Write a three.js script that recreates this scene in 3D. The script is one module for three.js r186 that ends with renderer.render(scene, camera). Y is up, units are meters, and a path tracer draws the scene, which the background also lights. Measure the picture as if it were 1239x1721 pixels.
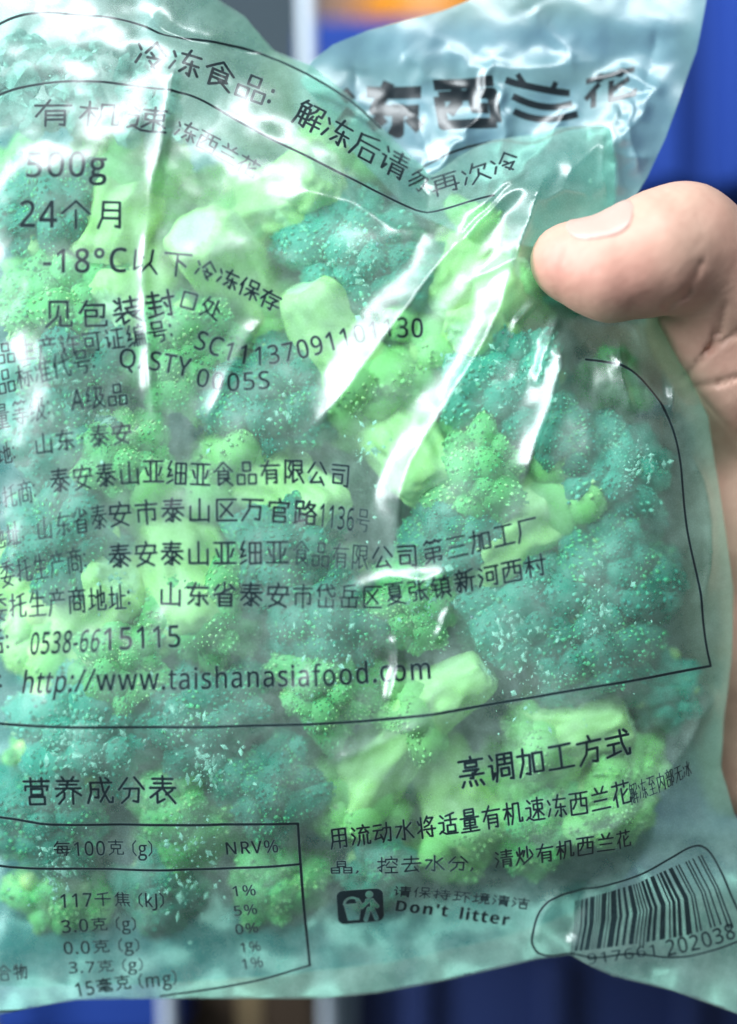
import * as THREE from 'three';
import { mergeGeometries } from 'three/addons/utils/BufferGeometryUtils.js';
import { RoundedBoxGeometry } from 'three/addons/geometries/RoundedBoxGeometry.js';
import { RectAreaLightUniformsLib } from 'three/addons/lights/RectAreaLightUniformsLib.js';
import { createNoise2D, createNoise3D } from 'simplex-noise';

// ---------------------------------------------------------------- camera, exposure, lamps
const scene = new THREE.Scene();
const EYE = 0.432, FACE = 0.012, MM = 0.001, PX = 0.00013;       // metres: camera to the bag's mid plane, depth of the bag's face, one unit of the flat print layout
const camera = new THREE.PerspectiveCamera(2 * THREE.MathUtils.RAD2DEG * Math.atan(860.5 * PX / (EYE - FACE)), 737 / 1024, 0.02, 20);
camera.position.set(0, 0, EYE);
camera.lookAt(0, 0, 0);
camera.focus = EYE - 0.0115; camera.userData.fStop = 2.3;
const renderer = new THREE.WebGLRenderer();
renderer.toneMapping = THREE.LinearToneMapping;
renderer.toneMappingExposure = 1.12;
renderer.shadowMap.enabled = true;
scene.background = new THREE.Color(0.10, 0.115, 0.125);            // the dim, even light of the hall
RectAreaLightUniformsLib.init();
const taken = {};
const numbered = (n) => { taken[n] = (taken[n] ?? -1) + 1; return taken[n] ? n + '_' + String(taken[n]).padStart(3, '0') : n; };
function tag(o, label, category, group, kind) { o.userData = { ...(label && { label }), ...(category && { category }), ...(group && { group }), ...(kind && { kind }) }; return o; }
function part(name, geometry, material, parent) { const m = new THREE.Mesh(geometry, material); m.name = name; m.castShadow = m.receiveShadow = true; parent.add(m); return m; }
function thing(name, label, category, group) { const o = new THREE.Group(); o.name = numbered(name); scene.add(o); return tag(o, label, category, group); }
/** A slim ceiling or wall fitting: housing, glowing diffuser, and the light it gives just in front of it. */
function lamp(label, at, aim, w, h, strength, color) {
  const o = thing('strip_light', label, 'lamp');
  o.position.set(...at); o.lookAt(...aim);
  part('housing', new RoundedBoxGeometry(w + 0.04, h + 0.04, 0.03, 2, 0.008), new THREE.MeshStandardMaterial({ color: 0xd8dcdc, roughness: 0.5 }), o).position.z = -0.018;
  part('diffuser', new RoundedBoxGeometry(w, h, 0.006, 2, 0.002), new THREE.MeshStandardMaterial({ color: 0xffffff, emissive: color, emissiveIntensity: 1.2 }), o).position.z = 0.001;
  const l = new THREE.RectAreaLight(color, strength, w, h); l.name = 'strip_light_glow';
  l.position.z = 0.006; l.rotation.y = Math.PI; o.add(l);
}
lamp('long white strip light hung overhead in front of the bag', [-0.1, 0.88, 0.76], [0, 0, 0], 1.1, 0.22, 20, 0xf2fbff);
lamp('upright white strip light standing to the side of the bag', [-0.75, 0.36, 0.45], [0, 0.06, 0], 0.34, 0.9, 17, 0xf0faff);

// ---------------------------------------------------------------- lettering: hand-laid pen strokes on a 100 x 100 square
const RADICAL = {
  ice: '20 15 55 35|15 90 60 55', water: '25 8 70 22|10 38 55 52|10 92 70 58', mouth: '15 12 85 12 85 88|15 12 15 88 85 88',
  day: '15 8 85 8 85 92|15 8 15 92 85 92|15 50 85 50', wood: '2 28 98 28|52 3 52 97|50 30 5 70|55 38 92 62', speech: '30 5 60 22|10 40 50 40 50 88 85 68',
  grass: '3 50 97 50|30 10 30 90|70 10 70 90', person: '70 3 15 50|48 32 48 97', earth: '8 35 92 35|50 5 50 80|3 88 97 72',
  hand: '5 28 95 28|58 3 58 90 30 80|5 68 95 48', silk: '55 3 12 38 55 38 10 70 75 62|8 97 80 82', walk: '14 8 28 22|4 40 28 40 26 75 4 90|14 80 38 94 98 94',
  bamboo: '25 5 8 50|18 28 48 28|32 28 40 50|65 5 52 45|60 28 98 28|76 28 84 50', fire: '15 10 5 90|38 15 42 85|62 15 68 85|85 10 97 90',
  east: '5 22 95 22|42 3 20 55 92 55|58 42 58 95 45 88|35 68 12 88|75 66 95 88',
  blue: '8 12 94 12|14 27 90 27|2 43 98 43|51 3 51 43|20 55 84 55 84 96 70 92|20 55 20 97|20 68 84 68|20 81 84 81',
  hill: '50 54 50 92|14 64 14 92 86 92|86 64 86 98', river: '50 3 50 95 36 90|6 30 38 30 6 82|88 18 58 44|54 38 97 88',
};
const L = { ice: ['ice', 0, 10, 28, 95], water: ['water', 0, 2, 30, 98], wood: ['wood', 0, 2, 42, 98], speech: ['speech', 0, 2, 32, 98], person: ['person', 0, 2, 32, 98],
  earth: ['earth', 0, 4, 38, 98], hand: ['hand', 0, 2, 36, 98], silk: ['silk', 0, 0, 36, 98], walk: ['walk', 0, 2, 100, 98] };
const M = (a, b, c, d) => ['mouth', a, b, c, d];
const GLYPH = {
  冷: [L.ice, '62 5 32 48|62 8 98 46|50 45 60 55|40 62 84 62 58 92|48 74 70 97'], 冻: [L.ice, ['east', 30, 0, 100, 100]],
  食: ['50 2 5 40|50 2 95 40|50 22 55 30|25 38 75 38 75 66|25 52 75 52|25 66 75 66|25 38 25 95 50 82|80 70 55 78|50 68 95 97'],
  品: [M(24, 0, 76, 46), M(-4, 50, 48, 100), M(52, 50, 104, 100)],
  解: ['25 2 8 25|20 12 42 12 35 28|12 28 45 28 45 95 36 92|12 28 12 65 4 97|12 48 45 48|12 68 45 68|28 28 28 90', '52 10 95 10 92 38 80 36|70 10 66 25 50 42|62 46 54 65|58 58 95 58|50 76 98 76|76 42 76 98'],
  后: ['85 4 20 14|20 12 20 55 4 97|20 36 97 36', M(30, 52, 95, 99)], 请: [L.speech, ['blue', 32, 0, 100, 100]],
  勿: ['30 3 5 48|22 25 92 25 88 90 70 85|48 25 12 80|70 25 28 95'], 再: ['5 10 95 10|15 28 85 28 85 95 72 90|15 28 15 97|50 10 50 68|15 47 85 47|2 68 98 68'],
  次: [L.ice, '50 3 32 42|45 22 95 22 85 42|65 35 60 65 30 97|65 55 97 97'],
  西: ['4 9 96 9|9 33 91 33 91 95|9 33 9 95 91 95|38 9 37 45 20 70|62 9 62 62 82 64'],
  兰: ['28 3 38 22|72 3 60 22|10 28 90 28|18 56 82 56|3 90 97 90'],
  花: [['grass', 2, 0, 98, 32], '30 32 5 68|20 52 20 98|85 40 52 62|52 32 52 90 95 90 95 75'],
  有: ['5 22 95 22|42 2 8 62|32 42 80 42 80 95 68 92|32 42 32 97|32 58 80 58|32 74 80 74'],
  机: [L.wood, '52 12 50 60 40 96|52 12 82 12 82 88 97 88 97 74'],
  速: [L.walk, '38 14 95 14|66 2 66 84|45 28 90 28 90 50 45 50 45 28|66 50 38 80|68 52 95 76'],
  个: ['50 4 4 48|50 4 96 48|50 36 50 98'], 月: ['25 5 22 60 8 96|25 5 80 5 80 94 66 90|25 34 80 34|25 62 80 62'],
  以: ['15 10 15 85 42 68|35 20 45 38|75 5 72 50 40 97|68 60 95 95'], 下: ['3 10 97 10|48 10 48 97|52 36 80 58'],
  保: [L.person, M(38, 0, 96, 40), '36 54 99 54|67 38 67 98|65 56 38 88|69 56 98 86'],
  存: ['4 18 96 18|42 2 5 62|22 45 22 97|42 36 85 36 64 54|64 54 64 95 52 90|34 66 98 66'],
  见: ['20 6 80 6 80 65|20 6 20 65|50 22 45 60 8 97|56 58 56 92 94 92 94 78'], 包: ['30 3 6 45|22 18 88 18 85 62 74 60|24 36 62 36 62 58 24 58|24 36 24 92 94 92 94 76'],
  装: ['12 8 22 20|30 3 30 46|10 44 30 32|42 18 96 18|68 3 68 42|46 42 92 42|50 44 52 54|4 58 96 58|45 58 8 82|32 72 32 96 52 86|84 64 66 74|54 60 94 96'],
  封: ['10 16 48 16|28 3 28 44|4 38 54 38|10 58 50 58|28 46 28 88|4 92 54 82|58 30 98 30|82 4 82 95 70 90|64 46 72 62'], 口: [M(2, 4, 98, 96)],
  处: ['26 3 6 50|20 22 52 22 42 62 8 96|12 42 38 72 96 92|70 3 70 76|72 34 94 54'], 生: ['26 6 8 42|20 28 90 28|50 2 50 92|16 58 86 58|3 93 97 93'],
  产: ['50 0 54 10|8 16 92 16|30 20 36 36|70 20 62 36|14 42 94 42|14 42 14 68 3 98'], 许: [L.speech, '54 4 40 36|50 22 94 22|36 54 99 54|68 22 68 98'],
  可: ['3 12 97 12|80 12 80 94 64 90', M(8, 28, 62, 76)], 证: [L.speech, '38 10 98 10|68 10 68 92|68 50 94 50|48 40 48 92|34 93 99 93'],
  编: [L.silk, '66 0 70 10|44 14 94 14 94 34 44 34|44 14 44 60 34 96|50 46 94 46 94 96|50 46 50 97|50 68 94 68|64 46 64 94|79 46 79 94'],
  号: [M(14, 0, 86, 38), '4 48 96 48|34 48 28 66 80 66 76 92 58 95'], 标: [L.wood, '50 12 92 12|42 38 98 38|70 38 70 95 60 90|54 54 44 80|84 52 97 80'],
  准: [['ice', 0, 15, 26, 95], '46 3 28 44|40 24 40 97|66 2 72 14|40 22 97 22|40 45 92 45|40 68 92 68|40 92 99 92|68 22 68 92'],
  代: [L.person, '36 38 98 28|58 3 66 60 84 94 97 94 97 76|78 6 90 18'],
  质: ['85 3 18 12|18 12 18 55 4 96|18 28 98 28|56 12 56 42|32 42 86 42 86 76|32 42 32 76|58 54 54 76 26 96|62 78 92 96'],
  量: ['26 2 74 2 74 28 26 28 26 2|26 15 74 15|3 37 97 37|22 46 78 46 78 70 22 70 22 46|22 58 78 58|50 46 50 92|14 81 86 81|3 95 97 95'],
  等: [['bamboo', 4, 0, 98, 34], '20 38 80 38|50 30 50 52|4 53 96 53|4 70 96 70|66 56 66 96 52 92|30 76 42 88'],
  级: [L.silk, '42 10 84 10 74 42 94 42 78 74 40 97|56 10 54 54 36 96|56 44 70 76 98 97'], 地: [L.earth, '40 44 90 28 88 64 78 64|54 16 54 90 97 90 97 74|72 2 72 76'],
  山: ['50 4 50 90|10 34 10 90 90 90|90 34 90 97'], 东: [['east', 0, 0, 100, 100]],
  泰: ['12 10 88 10|18 25 82 25|4 40 96 40|48 0 42 35 5 72|55 40 95 72|50 48 50 95 38 90|30 58 40 66|45 75 18 92|70 56 58 66|55 72 82 92'],
  安: ['50 0 54 12|8 36 8 16 92 16 88 36|46 24 22 66 84 97|72 46 54 80 10 97|3 46 97 46'],
  委: ['74 2 22 10|6 20 94 20|50 8 50 46|46 22 8 44|54 22 94 44|46 46 26 76 82 98|72 62 52 86 12 98|3 62 97 62'],
  托: [L.hand, '88 6 46 18|38 48 98 40|66 14 66 90 97 90 97 74'],
  商: ['50 0 50 10|4 14 96 14|30 18 36 30|68 18 62 30|10 34 90 34 90 96 78 92|10 34 10 97|36 40 26 54|62 40 72 52|32 60 68 60 68 84 32 84 32 60'],
  亚: ['4 8 96 8|36 8 36 90|64 8 64 90|12 34 24 66|88 34 76 66|2 92 98 92'], 细: [L.silk, '44 10 94 10 94 96|44 10 44 96 94 92|69 10 69 92|44 50 94 50'],
  限: ['8 4 8 98|8 6 36 6 24 38 38 56 28 76 12 72|46 6 88 6 88 44|46 25 88 25|46 44 88 44|46 6 46 95 68 82|92 52 74 64|64 44 98 96'],
  公: ['36 6 6 50|62 4 95 48|48 46 20 90 78 84|66 66 86 96'], 司: ['8 8 88 8 88 94 70 90|8 28 70 28', M(6, 40, 70, 88)],
  址: [L.earth, '70 3 70 90|70 44 96 44|50 34 50 90|38 91 99 91'],
  省: ['50 0 50 30|26 10 8 32|72 8 94 28|78 24 28 46 6 52|28 48 80 48 80 97|28 48 28 97|28 64 80 64|28 80 80 80|28 95 80 95'],
  市: ['50 0 54 12|3 18 97 18|14 38 86 38 86 82 72 80|14 38 14 86|50 18 50 98'], 区: ['94 8 10 8 10 94 97 94|78 20 24 80|26 26 80 78'],
  万: ['4 10 96 10|40 10 36 50 6 96|38 38 86 38 82 92 62 88'], 官: ['50 0 54 12|8 34 8 16 92 16 88 34|28 36 76 36 76 56 28 56|28 36 28 96|28 70 80 70 80 94 28 94'],
  路: [M(0, 0, 46, 38), '24 34 24 82|24 56 44 56|8 48 8 86|2 94 48 80|66 2 48 36|62 16 90 16 74 40 46 60|58 24 98 58', M(50, 58, 98, 100)],
  被: ['24 2 32 14|4 24 40 24 6 66|24 46 24 98|40 42 28 54|28 52 42 66|50 20 48 60 36 97|50 20 96 20 90 36|72 2 72 50|52 48 88 48 76 74 46 98|56 52 74 80 98 96'],
  第: [['bamboo', 4, 0, 98, 34], '14 36 84 36 84 54 14 54 14 74 88 74 84 90 72 88|50 36 50 98|46 74 10 96'], 三: ['8 12 92 12|16 50 84 50|3 90 97 90'],
  加: ['2 26 48 26 44 92 30 88|24 4 22 50 4 96', M(52, 12, 102, 96)], 工: ['10 12 90 12|50 12 50 88|3 90 97 90'], 厂: ['14 10 96 10|16 10 16 60 3 97'],
  岱: ['28 0 6 28|18 18 18 52|30 24 94 16|52 0 60 30 78 50 92 50 94 36|74 2 84 10', ['hill', 0, 0, 100, 100]],
  岳: ['80 2 24 8|24 8 24 52|24 26 84 26|66 26 66 52|3 54 97 54', ['hill', 0, 0, 100, 100]],
  夏: ['4 6 96 6|48 6 42 18|24 18 76 18 76 56 24 56 24 18|24 30 76 30|24 43 76 43|38 58 12 78|36 66 78 66 54 86 8 98|32 74 60 88 96 98'],
  张: ['4 10 40 10 40 32 8 32 6 56 40 56 38 90 22 92|88 8 58 30|48 50 98 50|58 4 58 92 78 78|66 50 96 94'],
  镇: ['24 2 6 34|18 16 44 16|10 38 40 38|4 58 44 58|24 38 24 92 44 78|50 12 96 12|73 2 72 22|54 22 92 22 92 70|54 22 54 70|54 38 92 38|54 54 92 54|46 72 99 72|62 76 48 96|82 76 98 96'],
  新: ['26 0 28 10|4 14 48 14|14 18 18 32|40 18 36 32|2 36 50 36|4 54 48 54|26 36 26 95 16 92|20 60 6 86|34 62 46 80|90 4 58 14|58 12 58 56 48 97|58 40 98 40|80 40 80 98'],
  河: [L.water, '34 12 99 12|88 12 88 94 74 90', M(36, 30, 78, 76)], 村: [L.wood, '48 28 99 28|82 3 82 95 68 90|58 46 68 66'],
  话: [L.speech, '90 4 44 14|36 36 98 36|67 10 67 56', M(38, 52, 96, 100)],
  营: ['3 14 97 14|30 2 30 26|70 2 70 26|8 46 8 32 92 32 88 46', M(20, 38, 80, 66), M(10, 66, 90, 101)],
  养: ['28 0 36 12|72 0 62 12|10 15 90 15|18 28 82 28|4 42 96 42|50 15 44 42 6 70|58 42 96 68|36 58 34 76 14 97|66 56 66 98'],
  成: ['16 22 94 22|16 22 16 60 4 96|16 46 44 46 42 78 30 76|54 3 62 56 82 94 95 94 96 76|84 36 50 92|72 4 84 14'],
  分: ['36 6 4 48|62 4 96 46|22 44 78 44 74 92 56 88|46 44 40 72 12 97'],
  表: ['12 10 88 10|18 26 82 26|3 42 97 42|50 0 50 42|46 44 4 76|30 62 30 95 56 82|86 50 62 66|50 44 96 96'],
  每: ['28 0 6 32|22 14 94 14|28 32 82 32 74 94 60 92|28 32 20 78 86 78|3 54 97 54|46 38 54 48|44 60 52 70'],
  克: ['6 12 94 12|50 0 50 30|22 30 78 30 78 56 22 56 22 30|38 58 34 78 8 97|60 58 60 92 94 92 94 78'], 千: ['82 4 20 16|3 46 97 46|50 12 50 98'],
  焦: ['30 0 8 34|24 18 24 74|52 0 58 10|24 16 92 16|24 34 88 34|24 52 88 52|24 72 94 72|56 16 56 72', ['fire', 4, 78, 96, 99]],
  毫: ['50 0 50 10|4 12 96 12|28 20 72 20 72 34 28 34 28 20|8 54 8 42 92 42 90 54|74 54 22 60|16 70 82 66|8 84 90 78|48 58 48 94 94 94 96 82'],
  合: ['50 2 4 42|50 2 96 42|28 40 72 40', M(12, 50, 88, 100)], 物: ['16 8 6 38|10 26 46 26|28 3 28 97|2 62 48 50|62 3 46 44|56 22 95 22 90 92 74 86|68 24 46 70|82 24 52 92'],
  烹: ['50 0 52 10|4 12 96 12|28 20 72 20 72 34 28 34 28 20|20 44 78 44 56 56|54 54 54 72 44 70|4 60 96 60', ['fire', 6, 78, 96, 99]],
  调: [['speech', 0, 2, 30, 98], '38 8 36 60 28 96|38 8 94 8 94 94 84 92|46 24 86 24|66 12 66 42|44 42 88 42|50 56 80 56 80 80 50 80 50 56'],
  方: ['48 0 54 14|3 20 97 20|42 20 36 60 8 96|40 46 82 46 78 92 60 88'], 式: ['4 24 96 24|10 48 56 48|33 48 33 84|4 90 60 78|62 3 68 50 86 92 97 92 97 74|78 4 90 14'],
  用: ['16 6 16 60 4 97|16 6 86 6 86 94 72 90|16 36 86 36|16 64 86 64|51 6 51 96'],
  流: [['water', 0, 2, 28, 98], '64 0 68 10|34 14 98 14|60 16 42 38 88 34|76 24 92 42|44 48 42 74 30 97|64 48 64 94|84 48 84 92 98 92 98 80'],
  动: ['6 12 46 12|2 36 52 36|26 36 8 78 46 70|40 58 50 82|54 28 94 28 90 92 76 88|74 4 72 48 50 96'], 水: [['river', 0, 0, 100, 100]],
  将: ['26 3 26 98|8 18 16 36|4 72 26 56|60 2 42 30|56 10 90 10 66 40 42 48|58 22 68 32|38 60 98 60|80 46 80 95 66 92|52 70 62 84'],
  适: [L.walk, '86 4 42 14|36 32 97 32|66 10 66 54', M(38, 50, 96, 88)], 至: ['4 8 96 8|42 8 20 42 78 38|62 24 86 50|50 44 50 90|16 66 84 66|3 92 97 92'],
  内: ['12 22 88 22 88 95 74 92|12 22 12 98|50 2 48 44 22 76|52 46 76 72'],
  部: ['30 0 32 10|4 14 58 14|16 20 22 38|46 20 40 38|2 42 60 42|68 6 68 98|68 8 94 8 82 42 96 60 86 80 72 76', M(4, 50, 58, 98)],
  无: ['12 10 88 10|3 42 97 42|48 10 44 50 8 97|58 42 58 90 95 90 95 74'], 冰: [['ice', 0, 10, 26, 95], ['river', 26, 0, 100, 100]],
  晶: [['day', 24, 0, 76, 47], ['day', -2, 50, 48, 100], ['day', 52, 50, 102, 100]],
  控: [L.hand, '66 0 70 10|40 34 40 16 97 16 94 32|58 30 42 52|74 30 96 50|46 62 92 62|69 62 69 92|38 94 99 94'],
  去: ['14 20 86 20|50 2 50 44|3 46 97 46|46 48 18 90 80 86|66 66 88 97'], 清: [L.water, ['blue', 32, 0, 100, 100]],
  炒: ['10 24 16 46|44 20 34 40|26 4 26 50 4 96|28 56 44 84|68 3 68 60|54 22 44 52|82 20 97 46|94 54 42 96'],
  持: [L.hand, '44 18 92 18|67 3 67 40|38 40 99 40|40 60 98 60|80 46 80 95 66 92|50 68 60 82'],
  环: ['4 12 42 12|6 44 40 44|23 12 23 84|2 90 46 78|48 12 98 12|74 12 44 56|72 36 72 98|76 44 98 66'],
  境: [L.earth, '68 0 68 8|42 10 96 10|54 14 58 26|84 14 78 26|38 28 99 28|48 38 90 38 90 64 48 64 48 38|48 51 90 51|60 66 56 82 36 97|76 66 76 92 98 92 98 80'],
  洁: [L.water, '36 18 98 18|67 2 67 42|42 42 92 42', M(38, 52, 96, 99)],
  '：': ['22 30 22 34|22 72 22 76'], '，': ['16 82 20 88 10 99'], '·': ['50 48 50 52'], '（': ['82 2 62 26 62 74 82 98'], '）': ['18 2 38 26 38 74 18 98'],
};
const WIDE = { '：': 0.62, '，': 0.7, '·': 0.6, '（': 0.62, '）': 0.62, ' ': 0.45 };
/** Pen strokes of one character, drawn in the current frame with its square centred on 0,0 and w by h large. */
function pen(g, ch, w, h, weight) {
  g.lineJoin = 'round'; g.lineCap = weight > 0.12 ? 'butt' : 'round'; g.lineWidth = Math.min(w, h) * weight * (ch === '：' || ch === '·' ? 1.5 : 1);
  for (const part of GLYPH[ch]) {
    const [data, x0, y0, x1, y1] = typeof part === 'string' ? [part, 0, 0, 100, 100] : [RADICAL[part[0]], ...part.slice(1)];
    for (const line of data.split('|')) {
      const n = line.trim().split(/\s+/).map(Number);
      g.beginPath();
      for (let i = 0; i < n.length; i += 2) {
        const x = ((x0 + (n[i] / 100) * (x1 - x0)) / 100 - 0.5) * w, y = ((y0 + (n[i + 1] / 100) * (y1 - y0)) / 100 - 0.5) * h;
        i ? g.lineTo(x, y) : g.moveTo(x, y);
      }
      g.stroke();
    }
  }
}
/** A row of writing whose characters stand centred along a bent line. opt: weight, h (height at the start), h1 (at the end), font, slant, fill (how much of its cell a character takes). */
function write(g, text, line, opt = {}) {
  const { h = 36, h1 = h, weight = 0.11, font = 'sans-serif', slant = 0, fill = 0.86, upright = 0, bold = false } = opt, face = (bold ? 'bold ' : '') + '100px ' + font;
  const chars = [...text], adv = chars.map((c) => { if (GLYPH[c] || c === ' ') return WIDE[c] ?? 1; g.font = face; return g.measureText(c).width / 100 * 1.06; });
  const seg = line.slice(1).map((p, i) => Math.hypot(p[0] - line[i][0], p[1] - line[i][1])), whole = seg.reduce((a, b) => a + b, 0), total = adv.reduce((a, b) => a + b, 0), unit = whole / total;
  const at = (s) => {
    let i = 0;
    while (i < seg.length - 1 && s > seg[i]) s -= seg[i++];
    const f = s / seg[i];
    return [line[i][0] + (line[i + 1][0] - line[i][0]) * f, line[i][1] + (line[i + 1][1] - line[i][1]) * f];
  };
  let s = 0;
  chars.forEach((c, k) => {
    const w = adv[k] * unit, mid = s + w / 2, p = at(mid), a = at(Math.max(0, mid - unit * 0.6)), b = at(Math.min(whole, mid + unit * 0.6)), high = h + (h1 - h) * (mid / whole);
    s += w;
    if (c === ' ') return;
    g.save();
    g.translate(p[0], p[1]);
    const turn = Math.atan2(b[1] - a[1], b[0] - a[0]);
    g.transform(1, Math.tan(turn * upright), 0, 1, 0, 0);
    g.rotate(turn * (1 - upright));
    g.transform(1, 0, -slant, 1, 0, 0);
    if (GLYPH[c]) pen(g, c, w * fill * (WIDE[c] ? 1 / WIDE[c] * 0.9 : 1), high, weight);
    else { g.font = face; g.textAlign = 'center'; g.textBaseline = 'alphabetic'; g.scale(w * 0.97 / (adv[k] * 100), high / 76); g.fillText(c, 0, 37); g.lineWidth = bold ? 2 : 3; g.lineJoin = 'round'; g.strokeText(c, 0, 37); }
    g.restore();
  });
}

// ---------------------------------------------------------------- small tools
function rng(seed) { return () => { seed = (seed + 0x6d2b79f5) | 0; let t = Math.imul(seed ^ (seed >>> 15), 1 | seed); t = (t + Math.imul(t ^ (t >>> 7), 61 | t)) ^ t; return ((t ^ (t >>> 14)) >>> 0) / 4294967296; }; }
const noise2 = createNoise2D(rng(11)), noise3 = createNoise3D(rng(12));
const clamp = (x, a = 0, b = 1) => Math.min(b, Math.max(a, x)), smooth = (x, a, b) => { const t = clamp((x - a) / (b - a)); return t * t * (3 - 2 * t); }, mix = (a, b, t) => a + (b - a) * t;
const CX = 619.5, CY = 860.5;
// The bag's print layout: x to the right and y down in units of 0.13 mm, the sheet's middle at (CX, CY).
const wx = (u) => (u - CX) * PX, wy = (v) => (CY - v) * PX;
/** Layout position of a measured point that lies z metres in front of the bag's mid plane. */
const lay = (u, v, z) => { const k = (EYE - z) / (EYE - FACE); return [CX + (u - CX) * k, CY + (v - CY) * k]; };
function toLine(p, line) {                                          // [distance, share of the way along]
  let best = 1e9, at = 0, run = 0, total = 0, side = 1;
  for (let i = 1; i < line.length; i++) total += Math.hypot(line[i][0] - line[i - 1][0], line[i][1] - line[i - 1][1]);
  for (let i = 1; i < line.length; i++) {
    const [ax, ay] = line[i - 1], dx = line[i][0] - ax, dy = line[i][1] - ay, n = dx * dx + dy * dy, t = clamp(((p[0] - ax) * dx + (p[1] - ay) * dy) / n);
    const d = Math.hypot(p[0] - ax - dx * t, p[1] - ay - dy * t), len = Math.sqrt(n);
    if (d < best) { best = d; at = (run + t * len) / total; side = dx * (p[1] - ay) - dy * (p[0] - ax) > 0 ? -1 : 1; }
    run += len;
  }
  return [best, at, side];
}
function inside(p, poly) {
  let c = false;
  for (let i = 0, j = poly.length - 1; i < poly.length; j = i++) if ((poly[i][1] > p[1]) !== (poly[j][1] > p[1]) && p[0] < ((poly[j][0] - poly[i][0]) * (p[1] - poly[i][1])) / (poly[j][1] - poly[i][1]) + poly[i][0]) c = !c;
  return c;
}
function nearest(p, poly) {
  let best = 1e9, q = p;
  for (let i = 0, j = poly.length - 1; i < poly.length; j = i++) {
    const [ax, ay] = poly[j], dx = poly[i][0] - ax, dy = poly[i][1] - ay, t = clamp(((p[0] - ax) * dx + (p[1] - ay) * dy) / (dx * dx + dy * dy || 1)), x = ax + dx * t, y = ay + dy * t, d = Math.hypot(p[0] - x, p[1] - y);
    if (d < best) { best = d; q = [x, y]; }
  }
  return [q, best];
}
function rounded(poly, times = 2) {                                 // corner cutting
  for (let k = 0; k < times; k++) poly = poly.flatMap((p, i) => { const n = poly[(i + 1) % poly.length]; return [[mix(p[0], n[0], 0.25), mix(p[1], n[1], 0.25)], [mix(p[0], n[0], 0.75), mix(p[1], n[1], 0.75)]]; });
  return poly;
}
/** A sheet of film cut to an outline in the layout and lifted to height(u, v) metres; uv runs 0 to 1 across box = [u0, v0, u1, v1]. */
function sheet(poly, step, height, box) {
  const us = poly.map((p) => p[0]), vs = poly.map((p) => p[1]), u0 = Math.min(...us) - step, v0 = Math.min(...vs) - step, nu = Math.ceil((Math.max(...us) + step - u0) / step), nv = Math.ceil((Math.max(...vs) + step - v0) / step);
  const id = new Int32Array((nu + 1) * (nv + 1)).fill(-1), pos = [], uv = [], idx = [], within = [];
  for (let j = 0; j <= nv; j++) for (let i = 0; i <= nu; i++) {
    let p = [u0 + i * step, v0 + j * step];
    const isIn = inside(p, poly), [q, d] = nearest(p, poly);
    if (!isIn && d > step * 1.05) continue;
    if (!isIn) p = q;
    id[j * (nu + 1) + i] = within.length; within.push(isIn);
    pos.push(wx(p[0]), wy(p[1]), height(p[0], p[1])); uv.push((p[0] - box[0]) / (box[2] - box[0]), 1 - (p[1] - box[1]) / (box[3] - box[1]));
  }
  for (let j = 0; j < nv; j++) for (let i = 0; i < nu; i++) {
    const a = id[j * (nu + 1) + i], b = id[j * (nu + 1) + i + 1], c = id[(j + 1) * (nu + 1) + i], d = id[(j + 1) * (nu + 1) + i + 1];
    for (const t of (i + j) % 2 ? [[a, c, b], [b, c, d]] : [[a, c, d], [a, d, b]]) if (t.every((x) => x >= 0) && t.some((x) => within[x])) idx.push(...t);
  }
  const g = new THREE.BufferGeometry();
  g.setAttribute('position', new THREE.Float32BufferAttribute(pos, 3)); g.setAttribute('uv', new THREE.Float32BufferAttribute(uv, 2)); g.setIndex(idx); g.computeVertexNormals();
  return g;
}
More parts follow.
